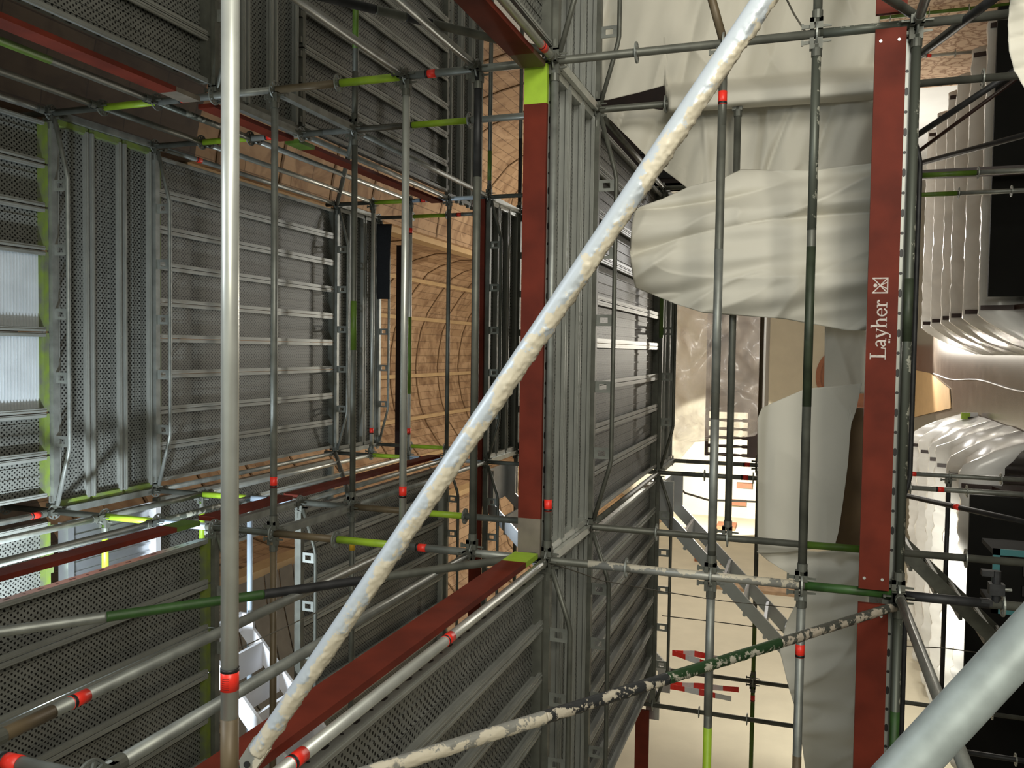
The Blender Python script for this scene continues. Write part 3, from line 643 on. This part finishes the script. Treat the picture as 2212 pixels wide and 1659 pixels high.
for ch in 'Layher':
    adv, parts = GL[ch]; g = stroke_letter(parts); g.v = [(x * S_ * 1.14, y, z * S_ + zt) for x, y, z in g.v]
    link('letter_' + ch.lower(), g.mesh('letter', MT['white']), T, (px, -.0172, 0)); px += adv * S_ * 1.05
g = stroke_letter([(0, 0, .09, 1), (.91, 0, 1, 1), (0, 0, 1, .08), ([(.04, .04), (.5, .5), (.96, .96)], .07), ([(.96, .04), (.5, .5), (.04, .96)], .07), ([(.5, .5), (.30, .06)], .06), ([(.5, .5), (.70, .06)], .06)])
g.prism([(.5 + .12 * math.cos(a * math.pi / 8), .80 + .12 * math.sin(a * math.pi / 8)) for a in range(16)], 0, .0012, 'Y')
g.v = [(x * S_ * 1.08, y, z * S_ * 1.0 + zt - .002) for x, y, z in g.v]
link('crown_emblem', g.mesh('crown_emblem', MT['white']), T, (at(1900, 634, Y=F[1] - .06).x - (L_ + .03), -.0172, 0))
link('small_mark', MB().box(0, .012, 0, .0012, 0, .009).box(.016, .02, 0, .0012, 0, .009).mesh('small_mark', MT['white']), T, (px0 + .093, -.0172, .058))

# ---------------------------------------------------------------- aluminium stairs (photo bottom side bays)
def stair(p_top, label, y0, y1, run=2.0, drop=2.0, m='alu', land=.42):
    """flight from a landing at p_top=(x,z) going towards -X and down"""
    t = thing('stair_flight', label, 'stair', loc=(p_top[0], y0, p_top[1])); w = .15
    W_ = y1 - y0; xe = -land - run
    for yy in (.03, W_ - .06):
        b = MB(); b.prism([(0, 0), (-land, 0), (xe, -drop), (xe - .25, -drop), (xe - .25, -drop - w), (xe + .05, -drop - w), (-land + .03, -w), (0, -w)], yy, yy + .03, 'Y'); link('stringer', b.mesh('stringer', MT[m]), t)
    n = 9
    for i in range(1, n):
        x, z = -land - run * i / n, -drop * i / n - .05
        b = MB(); b.box(x - .11, x + .11, .06, W_ - .06, z - .03, z)
        for q in range(5): b.box(x - .10 + q * .045, x - .085 + q * .045, .06, W_ - .06, z, z + .005)
        link('tread', b.mesh('tread', MT[m]), t)
    link('landing_plate', MB().box(-land, 0, .06, W_ - .06, -.045, -.01).mesh('landing_plate', MT[m]), t)
    return t
stair((L_ - .12, zk(8)), 'grey aluminium stair flight before the floodlit wall', F[3] + .15, F[4] - .1, 2.0, 1.95, m='alu')
stair((L_ - .12, zk(4) + .1), 'short bright aluminium stair behind the slanting red board', F[3] + .1, F[4] - .1, 2.0, 2.0)
stair((L_ - .12, zk(12) - .25), 'dark aluminium stair flight above the wrapped pews', F[3] + .1, F[4] - .1, 2.0, 2.087, m='galvd')
stair((L_ - .95, zk(2.0)), 'white lit stair piece at the lower left before the side wall', F[1] + .35, F[2] - .1, 1.6, 1.5, m='wht', land=.15)
t = thing('stair_landing', 'bright ribbed aluminium landing at the lower left corner platform', 'landing', loc=(L_ - .52, F[1] + .1, zk(0) + .03))
b = MB(); b.box(-.42, .42, .02, .92, -.01, 0)
for q in range(11): b.box(-.40 + q * .075, -.38 + q * .075, .02, .92, -.03, -.01)
link('landing_sheet', b.mesh('landing_sheet', MT['alu']), t)
link('end_frame', MB().box(-.42, .42, -.04, .02, -.10, .0).mesh('end_frame', MT['alu']), t); link('end_frame', MB().box(-.42, .42, .92, .98, -.09, .0).mesh('end_frame', MT['wht']), t)

# ---------------------------------------------------------------- hanging sheets
def wrapR(x, y):   # cloth pulled over the second upright
    e = 224 - (x - 1440) * .087; return max(0., min(1., (x - 1432) / 14.)) * math.exp(-((y - e) / 30.) ** 4)
def interp(pts, u):
    if u <= pts[0][0]: return pts[0][1]
    for (a, b), (c, d) in zip(pts[:-1], pts[1:]):
        if u <= c: return b + (d - b) * (u - a) / (c - a) if c > a else d
    return pts[-1][1]
def sheet(name, label, along_, e0, e1, Y, nu=90, nv=90, fold=.05, dirv=(1, 0), fr=7., m='tarp', cat='tarpaulin', seed=0., th=.004, sag=.0, wrap=None):
    """cloth between two edge lines; u runs along image x or y, edges give the other coordinate"""
    mb = MB(); u0, u1 = max(e0[0][0], e1[0][0]), min(e0[-1][0], e1[-1][0])
    for i in range(nu + 1):
        u = u0 + (u1 - u0) * i / nu; a, c = interp(e0, u), interp(e1, u)
        for j in range(nv + 1):
            v = j / nv; w = a + (c - a) * v; x, y = (u, w) if along_ == 'x' else (w, u)
            p = at(x, y, Y=Y); s = p.x * dirv[0] + p.z * dirv[1]; c_ = -p.x * dirv[1] + p.z * dirv[0]
            d = fold * (noise.noise(Vector((s * fr, c_ * .9, seed))) + .45 * noise.noise(Vector((s * fr * 2.3, c_ * 1.6, seed + 5)))) + fold * .9 * noise.noise(Vector((p.x * 1.1, p.z * 1.1, seed + 9)))
            d += fold * .9 * max(0, noise.noise(Vector((s * fr * .55, c_ * .35, seed + 21)))) ** .6
            d += fold * .55 * (max(0, 1 - 4.2 * abs(noise.noise(Vector((s * fr * .8, c_ * .5, seed + 33)))))) ** 2 - fold * .42 * (max(0, 1 - 5 * abs(noise.noise(Vector((s * fr * .6 + c_ * .8, c_ * .9, seed + 44)))))) ** 2
            Yp = Y + d - sag * math.sin(v * math.pi)
            if wrap: g = wrap(x, y); Yp = Yp * (1 - g) + (5.985 + d * .2) * g
            q = at(x, y, Y=Yp) if wrap else None
            mb.v.append((p.x, Yp, p.z) if q is None else tuple(q))
    n = nv + 1
    mb.f = [(i * n + j, i * n + j + 1, (i + 1) * n + j + 1, (i + 1) * n + j) for i in range(nu) for j in range(nv)]
    me = mb.mesh(name, MT[m], True); o = tag(link(name, me), label, cat)
    s_ = o.modifiers.new('thickness', 'SOLIDIFY'); s_.thickness = th; s_.offset = 0
    return o
sheet('tarpaulin', 'large off-white sheet at the photo top right of centre', 'x', [(1300, -120), (1900, -120)], [(1300, 216), (1312, 216), (1380, 200), (1437, 184), (1441, 243), (1900, 215)], 6.42, nu=150, nv=110, dirv=(.25, 1), fr=3.2, fold=.08, seed=1, wrap=wrapR)
sheet('tarpaulin', 'pleated off-white sheet below the dark triangular gap', 'x', [(1298, 236), (1430, 231), (1436, 206), (1460, 202), (1900, 196)], [(1298, 239), (1350, 290), (1400, 340), (1482, 404), (1520, 425), (1900, 460)], 6.33, nu=130, nv=100, dirv=(.35, 1), fr=4., fold=.07, seed=3)
sheet('tarpaulin', 'big bulging sheet wrapped round the tubes right of centre', 'x', [(1364, 540), (1372, 452), (1430, 432), (1490, 402), (1560, 385), (1600, 362), (1760, 366), (1900, 350)],
      [(1364, 552), (1370, 620), (1460, 657), (1520, 676), (1590, 681), (1700, 690), (1830, 714), (1900, 714)], 5.90, nu=130, nv=110, dirv=(1, .12), fr=4.2, fold=.095, seed=6, sag=.13)
sheet('tarpaulin', 'grey-white sheet hanging at the lower right beside the plywood', 'x', [(1636, 905), (1645, 882), (1670, 870), (1740, 840), (1850, 830), (1862, 828)],
      [(1636, 1197), (1700, 1197), (1804, 1180), (1812, 1150), (1822, 1080), (1832, 1000), (1838, 920), (1850, 885), (1862, 832)], 6.45, dirv=(.1, 1), fr=2.2, fold=.035, seed=8)
sheet('tarpaulin', 'creased grey sheet hanging down to the photo bottom', 'y', [(1192, 1634), (1215, 1660), (1245, 1712), (1300, 1722), (1355, 1697), (1410, 1684), (1470, 1700), (1560, 1724), (1700, 1745)],
      [(1192, 1900), (1700, 1900)], 6.5, dirv=(1, .3), fr=4.5, fold=.05, seed=11)
sheet('tarpaulin', 'small grey cloth hanging left of the lettering', 'y', [(700, 1782), (850, 1780)], [(700, 1900), (850, 1900)], 6.8, nu=30, nv=30, dirv=(.3, 1), fr=4, fold=.04, seed=13)
sheet('plastic_sheet', 'pale plastic sheet hanging at the top right corner', 'y', [(-60, 2188), (40, 2178), (110, 2180), (150, 2196), (190, 2216)], [(-60, 2300), (190, 2300)], 4.6, nu=40, nv=24, dirv=(1, .2), fr=9, fold=.03, seed=15, cat='plastic sheet')
tag(link('plywood_board', MB().box(at(1830, 1205, Y=7.0).x, at(1830, 880, Y=7.0).x, 7.0, 7.02, at(1905, 1000, Y=7.0).z, at(1800, 1000, Y=7.0).z).mesh('plywood_board', MT['ply'])), 'brown plywood board left of the lettered toe board', 'board')
t = thing('wooden_screen', 'dark wooden screen seen through the gap between the sheets', 'screen', loc=tuple(at(1480, 300, Y=10.9)))
o_ = at(1480, 300, Y=10.9); a_ = at(1290, 420, Y=10.9) - o_; c_ = at(1480, 150, Y=10.9) - o_
link('screen_panel', MB().box(a_.x, c_.x, 0, .05, c_.z - 0, a_.z).mesh('screen_panel', MT['dwood']), t)
link('screen_post', MB().box(a_.x, a_.x + .1, 0, .06, -o_.z, a_.z).mesh('screen_post', MT['dwood']), t)
for q in range(5): link('slat', MB().box(a_.x + .16 + q * .16, a_.x + .24 + q * .16, -.03, 0, c_.z + .05, c_.z + .55).mesh('slat', MT['wallw' if q % 2 else 'dark']), t)
o = sheet('black_cloth', 'black cloth hung over the tube before the vault', 'y', [(484, 814), (646, 814)], [(484, 846), (560, 842), (646, 841)], 10.15, nu=20, nv=6, fold=.01, m='bfab', cat='cloth', th=.012)

# ---------------------------------------------------------------- church shell
ZA = 10.5; CX = -.05
prof = [(.0, 1), (.05, .995), (.10, .985), (.15, .965), (.20, .93), (.24, .895), (.258, .86), (.270, .81), (.272, .735), (.274, .705), (.31, .70), (.35, .69), (.42, .672), (.46, .635), (.49, .585), (.51, .52), (.525, .45)]
pts = [((CX - a) * ZA, b * ZA + EYE) for a, b in reversed(prof)] + [((CX + a) * ZA, b * ZA + EYE) for a, b in prof[1:]]
YN, YF = -4.0, 32.0
def shell(ya, yb):
    mb = MB(); mb.uv = []; s = 0
    for i, (a, b_) in enumerate(pts):
        if i: s += math.hypot(a - pts[i - 1][0], b_ - pts[i - 1][1])
        for y in (ya, yb): mb.v.append((a, y, b_)); mb.uv.append((y, s))
    mb.f = [(2 * i, 2 * i + 1, 2 * i + 3, 2 * i + 2) for i in range(len(pts) - 1)]; return mb
struct('ceiling', shell(8.9, YF), MT['vault'])
struct('ceiling_near', shell(YN, 8.9), MT['vault_shade'])   # same boards, shade of the unlit near part put into the colour
nT = 0
def trim(mb, m):
    global nT
    nT += 1; return struct('trim_%d' % nT, mb, MT[m])
for sgn in (1, -1):   # longitudinal beams and battens
    X = (CX + sgn * .272) * ZA; trim(MB().box(X - .10, X + .10, 8.9, YF, .715 * ZA + EYE, .745 * ZA + EYE), 'lath')
for a, b_ in ((.218, .903), (.13, .963), (-.02, .987), (-.13, .963), (-.218, .903)):
    X = (CX + a) * ZA; Z = b_ * ZA + EYE; trim(MB().box(X - .05, X + .05, 8.9, YF, Z - .03, Z + .03), 'lath')
def strip(y, i0, i1, w=.055):
    mb = MB()
    for (a, b_) in pts[i0:i1]:
        d = Vector((CX * ZA - a, .55 * ZA + EYE - b_)).normalized() * .018
        mb.v += [(a + d.x, y, b_ + d.y), (a + d.x, y + w, b_ + d.y), (a, y, b_), (a, y + w, b_)]
    n = i1 - i0
    for j in range(n - 1):
        k = 4 * j; mb.f += [(k, k + 1, k + 5, k + 4), (k, k + 4, k + 6, k + 2), (k + 1, k + 3, k + 7, k + 5)]
    return mb
for y in (9.3, 10.7, 12.1, 13.45, 14.9, 16.3, 18.7, 20.2, 21.8, 23.3, 24.9, 26.4, 27.4):
    trim(strip(y, 0, 8), 'slot'); trim(strip(y, 8, 25), 'slot'); trim(strip(y, 25, 33), 'slot')
WL, WR = (CX - .525) * ZA, (CX + .525) * ZA
ZS = .45 * ZA + EYE
struct('wall_left', MB().box(WL - .3, WL, YN, YF, 0, ZS), MT['wall'])
struct('wall_right', MB().box(WR, WR + .3, YN, YF, 0, ZS), MT['wallw'])
struct('wall_far', MB().box(WL - .3, WR + .3, YF, YF + .3, 0, ZA + EYE), MT['wall'])
struct('floor', MB().box(WL - .3, WR + .3, -6, YF, -.2, 0), MT['floor'])
def wall_panel(mb, m): return trim(mb, m)
wall_panel(MB().box(WR - .03, WR + .0, 10, 17.4, 0.0, 3.0), 'rubble')      # bare rubble stretch of the right wall
wall_panel(MB().prism([(WL + .0, 5.2), (WL + .08, 5.2), (WL + .08, 2.2), (WL, 2.2)], 22.0, 23.2, 'Y'), 'stone')
# grey-brown boards lining the lower curve of the vault at the photo bottom
b = MB()
for i in range(8):
    q = strip(8.95 + i * .36, 0, 8, w=.33); k = len(b.v); b.v += [(x + .05 + (i % 3) * .008, y, z) for x, y, z in q.v]; b.f += [tuple(k + a for a in f) for f in q.f]
tag(link('side_boarding', b.mesh('side_boarding', MT['greyb'])), 'grey-brown board lining on the curved wall at the lower left', 'wall lining')

# arch opening in the far wall and the organ gallery before it
t = thing('arched_doorway', 'arched doorway with a brick-red edge under the gallery', 'doorway', loc=(-.75, YF - .06, 0))
mb = MB(); n = 24
for i in range(n + 1):
    a = math.pi * i / n
    for r, y in ((1.15, 0), (1.0, 0), (1.15, -.08), (1.0, -.08)): mb.v.append((r * math.cos(a), y, 1.5 + r * math.sin(a)))
for i in range(n): k = 4 * i; mb.f += [(k + 2, k + 3, k + 7, k + 6), (k + 1, k + 5, k + 7, k + 3), (k, k + 2, k + 6, k + 4)]
mb.box(-1.15, -1.0, -.08, 0, 0, 1.5); mb.box(1.0, 1.15, -.08, 0, 0, 1.5); link('arch_edge', mb.mesh('arch_edge', MT['terr']), t)
mb = MB(); mb.prism([(math.cos(math.pi * i / 20), 1.5 + math.sin(math.pi * i / 20)) for i in range(21)] + [(-1, 0), (1, 0)], -.03, -.01, 'Y'); link('door_leaf', mb.mesh('door_leaf', MT['terr']), t)
g0, g1 = at(1530, 640, Y=26).z, at(1640, 1000, Y=26).z
GX0, GX1 = at(1585, 965, Y=26).x, WR
t = thing('gallery_parapet', 'dark brown gallery parapet with balusters behind plastic film', 'gallery', loc=(0, 26, 0))
link('top_rail', MB().box(GX0 - .3, GX1, -.08, .10, g0 - .10, g0).mesh('top_rail', MT['dwood']), t)
link('bottom_rail', MB().box(GX0 - .3, GX1, -.08, .08, g1, g1 + .35).mesh('bottom_rail', MT['dwood']), t)
link('panelling', MB().box(-1.75, GX1, 0, .04, g1, g0).mesh('panelling', MT['dwood']), t)
link('gallery_floor', MB().box(GX0 - .3, GX1, .1, 3.0, g1 - .1, g1 + .05).mesh('gallery_floor', MT['wallw']), t)
for i in range(5):
    x = GX0 - .25 + i * .26; b = MB(); z = g1 + .35; H = g0 - .10 - z
    pr_ = [(.05, 0), (.05, .12), (.03, .16), (.055, .45), (.03, .85), (.05, .90), (.05, 1)]
    for (ra, za), (rb, zb) in zip(pr_[:-1], pr_[1:]): b.tube((x, 0, z + za * H), (x, 0, z + zb * H), ra, 10, r2=rb, caps=False)
    link('baluster', b.mesh('baluster', MT['dwood'], True), t)
sheet('plastic_film', 'clear crumpled film hung over the gallery parapet', 'y', [(560, 1462), (1000, 1450)], [(560, 1650), (880, 1648), (940, 1640), (945, 1600), (950, 1560), (955, 1500), (1000, 1462)], 25.2, nu=60, nv=40, dirv=(.5, 1), fr=1.2, fold=.25, m='film', cat='plastic sheet', seed=20, th=.01)
# timber steps on the far wall near the glow
for i, (x0, x1, yy) in enumerate(((1592, 1625, 1048), (1578, 1612, 1085), (1546, 1592, 1137), (1500, 1526, 1205), (1556, 1568, 1212))):
    kw = dict(Y=31.9) if i < 2 else dict(X=WL + .05)
    a = at(x0, yy + 4, **kw); c = at(x1, yy - 4, **kw)
    tag(link('timber_peg', (MB().box(a.x, c.x, 31.7, 32.0, c.z, a.z) if i < 2 else MB().box(WL, WL + .12, min(a.y, c.y), max(a.y, c.y), c.z, a.z)).mesh('timber_peg', MT['terr'])), 'reddish timber piece, %s from the glow on the far side' % ORD[i], 'timber', 'reddish timber pieces')

# ---------------------------------------------------------------- pews wrapped in plastic
def pew(x0, x1, y, label, g, front=0):
    t = thing('pew', label, 'pew', loc=((x0 + x1) / 2, y, 0), group=g); w = (x1 - x0) / 2
    link('backrest', MB().box(-w, w, -.02, .02, .42, .90).mesh('backrest', MT['dwood']), t)
    link('seat', MB().box(-w, w, -.40, -.02, .40, .44).mesh('seat', MT['dwood']), t)
    if front: link('front_panel', MB().box(-w + .1, w, -front - .05, -front, .05, .98).mesh('front_panel', MT['bpan']), t)
    for s in (-1, 1): link('pew_end', MB().prism([(-.45, 0), (.06, 0), (.06, .93), (-.06, .95), (-.16, .60), (-.45, .55)], s * w - .03, s * w + .03, 'X').mesh('pew_end', MT['dwood']), t)
yy = [12.0, 13.1, 14.25, 15.1, 16.3, 17.5]
for i, y in enumerate(yy):
    pew(.62, 4.1, y, 'dark pew under milky film, %s from the front on the upper side' % ORD[i], 'pews on the upper side', .62 if i == 0 else 0)
    pew(-5.4, -1.75, y + .9, 'dark pew under crumpled film, %s from the front on the lower side' % ORD[i], 'pews on the lower side', .85 if i == 0 else 0)
def drape(x0, x1, ys, label, seed, edge=1, low=.30, m='film2'):
    """film lying over the pew tops, sagging between them and falling to the aisle"""
    mb = MB(); nx, wv = 70, (.35 if edge > 0 else 1.)
    ys2 = []
    for i, y in enumerate(ys):
        ys2 += [(y - .04, .965), (y + .04, .965)]
        if i < len(ys) - 1: m2 = (y + ys[i + 1]) / 2; ys2 += [(y + .10, .80), (m2, .70), (ys[i + 1] - .10, .78)]
    ys2 = [(ys[0] - .10, .45), (ys[0] - .07, .75)] + ys2
    for i in range(nx + 1):
        u = i / nx; x = x0 + (x1 - x0) * u
        d = min((x - x0), (x1 - x))
        for j, (y, z) in enumerate(ys2):
            f = 1 if d > .22 else max(0, d / .22) ** .5
            q = wv * (.05 * noise.noise(Vector((x * 5, y * 2, seed))) + .03 * noise.noise(Vector((x * 13, y * 6, seed))))
            mb.v.append((x - edge * (1 - f) * .25 + q * .6, y + q * .4, max(.02, z * f + (1 - f) * .03 + q * (1 if f > .9 else .3))))
    n = len(ys2); mb.f = [(i * n + j, (i + 1) * n + j, (i + 1) * n + j + 1, i * n + j + 1) for i in range(nx) for j in range(n - 1)]
    o = tag(link('plastic_cover', mb.mesh('plastic_cover', MT[m], True)), label, 'plastic sheet'); s_ = o.modifiers.new('thickness', 'SOLIDIFY'); s_.thickness = .003; return o
drape(.30, 4.42, yy, 'pleated white film over the rows at the right edge, upper side', 2, 1)
drape(-5.9, -1.30, [y + .9 for y in yy], 'crumpled white film over the rows at the right edge, lower side', 7, -1)
# things on the aisle and by the pews
tag(link('floor_cable', MB().path([(-.45 + .04 * math.sin(i * .8), 9.5 + i * .8, .012) for i in range(18)], .012, 6).mesh('floor_cable', MT['wht'], True)), 'pale cable lying along the stone aisle floor', 'cable')
b = MB(); k = [(at(1960, 796, Z=.01)), at(2010, 806, Z=.01), at(2052, 840, Z=.01), at(2055, 882, Z=.01), at(1960, 905, Z=.01)]
mb = MB(); n = len(k); mb.v = [(p.x, p.y, .01) for p in k] + [(p.x, p.y, .03) for p in k]; mb.f = [tuple(range(n)), tuple(range(2 * n - 1, n - 1, -1))] + [(i, (i + 1) % n, n + (i + 1) % n, n + i) for i in range(n)]
tag(link('kraft_paper', mb.mesh('kraft_paper', MT['card'])), 'sheet of brown kraft paper on the aisle floor', 'paper')
p = at(2116, 905, Z=0.0)
t = thing('hand_tool', 'small yellow and black tool standing on the film edge', 'tool', loc=(p.x, p.y, 0)); t.scale = (.65, .65, .65); link('tool_body', MB().box(-.10, .05, -.06, .06, 0, .30).mesh('tool_body', MT['dark']), t); link('tool_grip', MB().box(-.02, .16, -.05, .05, .24, .46).mesh('tool_grip', MT['lime']), t); link('tool_blade', MB().box(-.08, .17, -.02, .02, .05, .40).mesh('tool_blade', MT['wht']), t)
p = at(2238, 1262, Y=7.6)
t = thing('tool_case', 'teal-edged dark crate at the right edge of the photo', 'crate', loc=tuple(p)); b = MB(); b.box(-.24, .24, 0, .04, -.30, .30); b.box(-.24, -.20, .04, .5, -.30, .30); b.box(.20, .24, .04, .5, -.30, .30); link('crate_body', b.mesh('crate_body', MT['bpan']), t)
b = MB(); b.box(-.26, .26, -.02, 0, .26, .31); b.box(-.26, .26, -.02, 0, -.31, -.26); b.box(-.26, -.21, -.02, 0, -.31, .31); b.box(.21, .26, -.02, 0, -.31, .31); link('crate_rim', b.mesh('crate_rim', MT['teal']), t)
for xx in (-.1, .06): link('dark_slot', MB().box(xx, xx + .08, -.03, 0, -.1, .1).mesh('dark_slot', MT['blk']), t)
p = at(2152, 1272, Y=5.0)
t = thing('tube_clamp', 'dark swivel clamp left of the teal-edged crate', 'clamp', loc=tuple(p)); t.scale = (.6, .6, .6); link('clamp_body', MB().tube((-.16, 0, 0), (.16, 0, 0), .035).box(-.05, .05, -.05, .05, -.06, .06).mesh('clamp_body', MT['dark']), t)
for xx in (-.15, .11): link('clamp_nut', MB().box(xx, xx + .05, -.04, .04, .03, .12).mesh('clamp_nut', MT['dark']), t)
link('clamp_bolt', MB().tube((0, 0, -.12), (0, 0, .02), .014).mesh('clamp_bolt', MT['galv']), t)

# ---------------------------------------------------------------- barrier tape, wires
def tape(label, pts_, Y, n):
    t = thing('barrier_tape', label, 'barrier tape', loc=tuple(at(*pts_[0], Y=Y))); o_ = at(*pts_[0], Y=Y); w = .035
    for i in range(n):
        u0, u1 = i / n, (i + 1) / n; mb = MB()
        for q in range(5):
            u = u0 + (u1 - u0) * q / 4; x = interp([(k / (len(pts_) - 1), pp[0]) for k, pp in enumerate(pts_)], u); y = interp([(k / (len(pts_) - 1), pp[1]) for k, pp in enumerate(pts_)], u)
            c = at(x, y, Y=Y) - o_; tw = .01 * math.sin(u * 9)
            for dz in ((-w, tw), (w, -tw)): mb.v.append((c.x + dz[0], c.y + dz[1], c.z)); mb.v.append((c.x + dz[0], c.y + dz[1] + .002, c.z))
        for q in range(4):
            k = 4 * q; mb.f += [(k, k + 2, k + 6, k + 4), (k + 1, k + 5, k + 7, k + 3), (k, k + 4, k + 5, k + 1), (k + 2, k + 3, k + 7, k + 6)]
        link('tape_red' if i % 2 == 0 else 'tape_white', mb.mesh('tape', MT['red' if i % 2 == 0 else 'wht']), t)
tape('red and white tape, straight upper strip near the photo bottom', [(1452, 1410), (1500, 1412), (1560, 1424)], 10.6, 4)
tape('red and white tape, slanting strip joining the upper one', [(1452, 1410), (1495, 1424), (1545, 1440)], 10.5, 3)
tape('red and white tape, longer lower strip with a free end', [(1450, 1478), (1510, 1482), (1596, 1490)], 10.6, 5)
tape('red and white tape, lowest slanting strip', [(1448, 1483), (1510, 1495), (1580, 1510)], 10.5, 4)
def wire(label, pts_, Y0, Y1, r=.004):
    n = len(pts_); tag(link('wire', MB().path([at(*p, Y=Y0 + (Y1 - Y0) * i / (n - 1)) for i, p in enumerate(pts_)], r, 6).mesh('wire', MT['rope'], True)), label, 'wire')
wire('thin slack wire from the lower centre node past the stair', [(1190, 1216), (1300, 1254), (1420, 1276), (1560, 1298), (1700, 1312), (1880, 1327)], 5.2, 8.5)
wire('thin wire crossing the cream wall below the stair', [(1430, 1330), (1560, 1345), (1690, 1362)], 9.6, 9.8, .006)
wire('pair of wires before the wrapped pews at the lower right', [(1940, 1395), (2040, 1400), (2130, 1412)], 8, 8.3, .005)
wire('drooping cable across the floodlit glow', [(1455, 1040), (1480, 1065), (1530, 1080), (1640, 1084)], 15, 15, .02)
wire('dark cable slanting across the sheet at the photo top', [(1690, -20), (1715, 30), (1738, 66)], 5.6, 5.1, .006)
wire('pale cord under the slanting guard tube', [(480, 1418), (600, 1362), (690, 1320), (760, 1276)], 4.2, 4.9, .004)
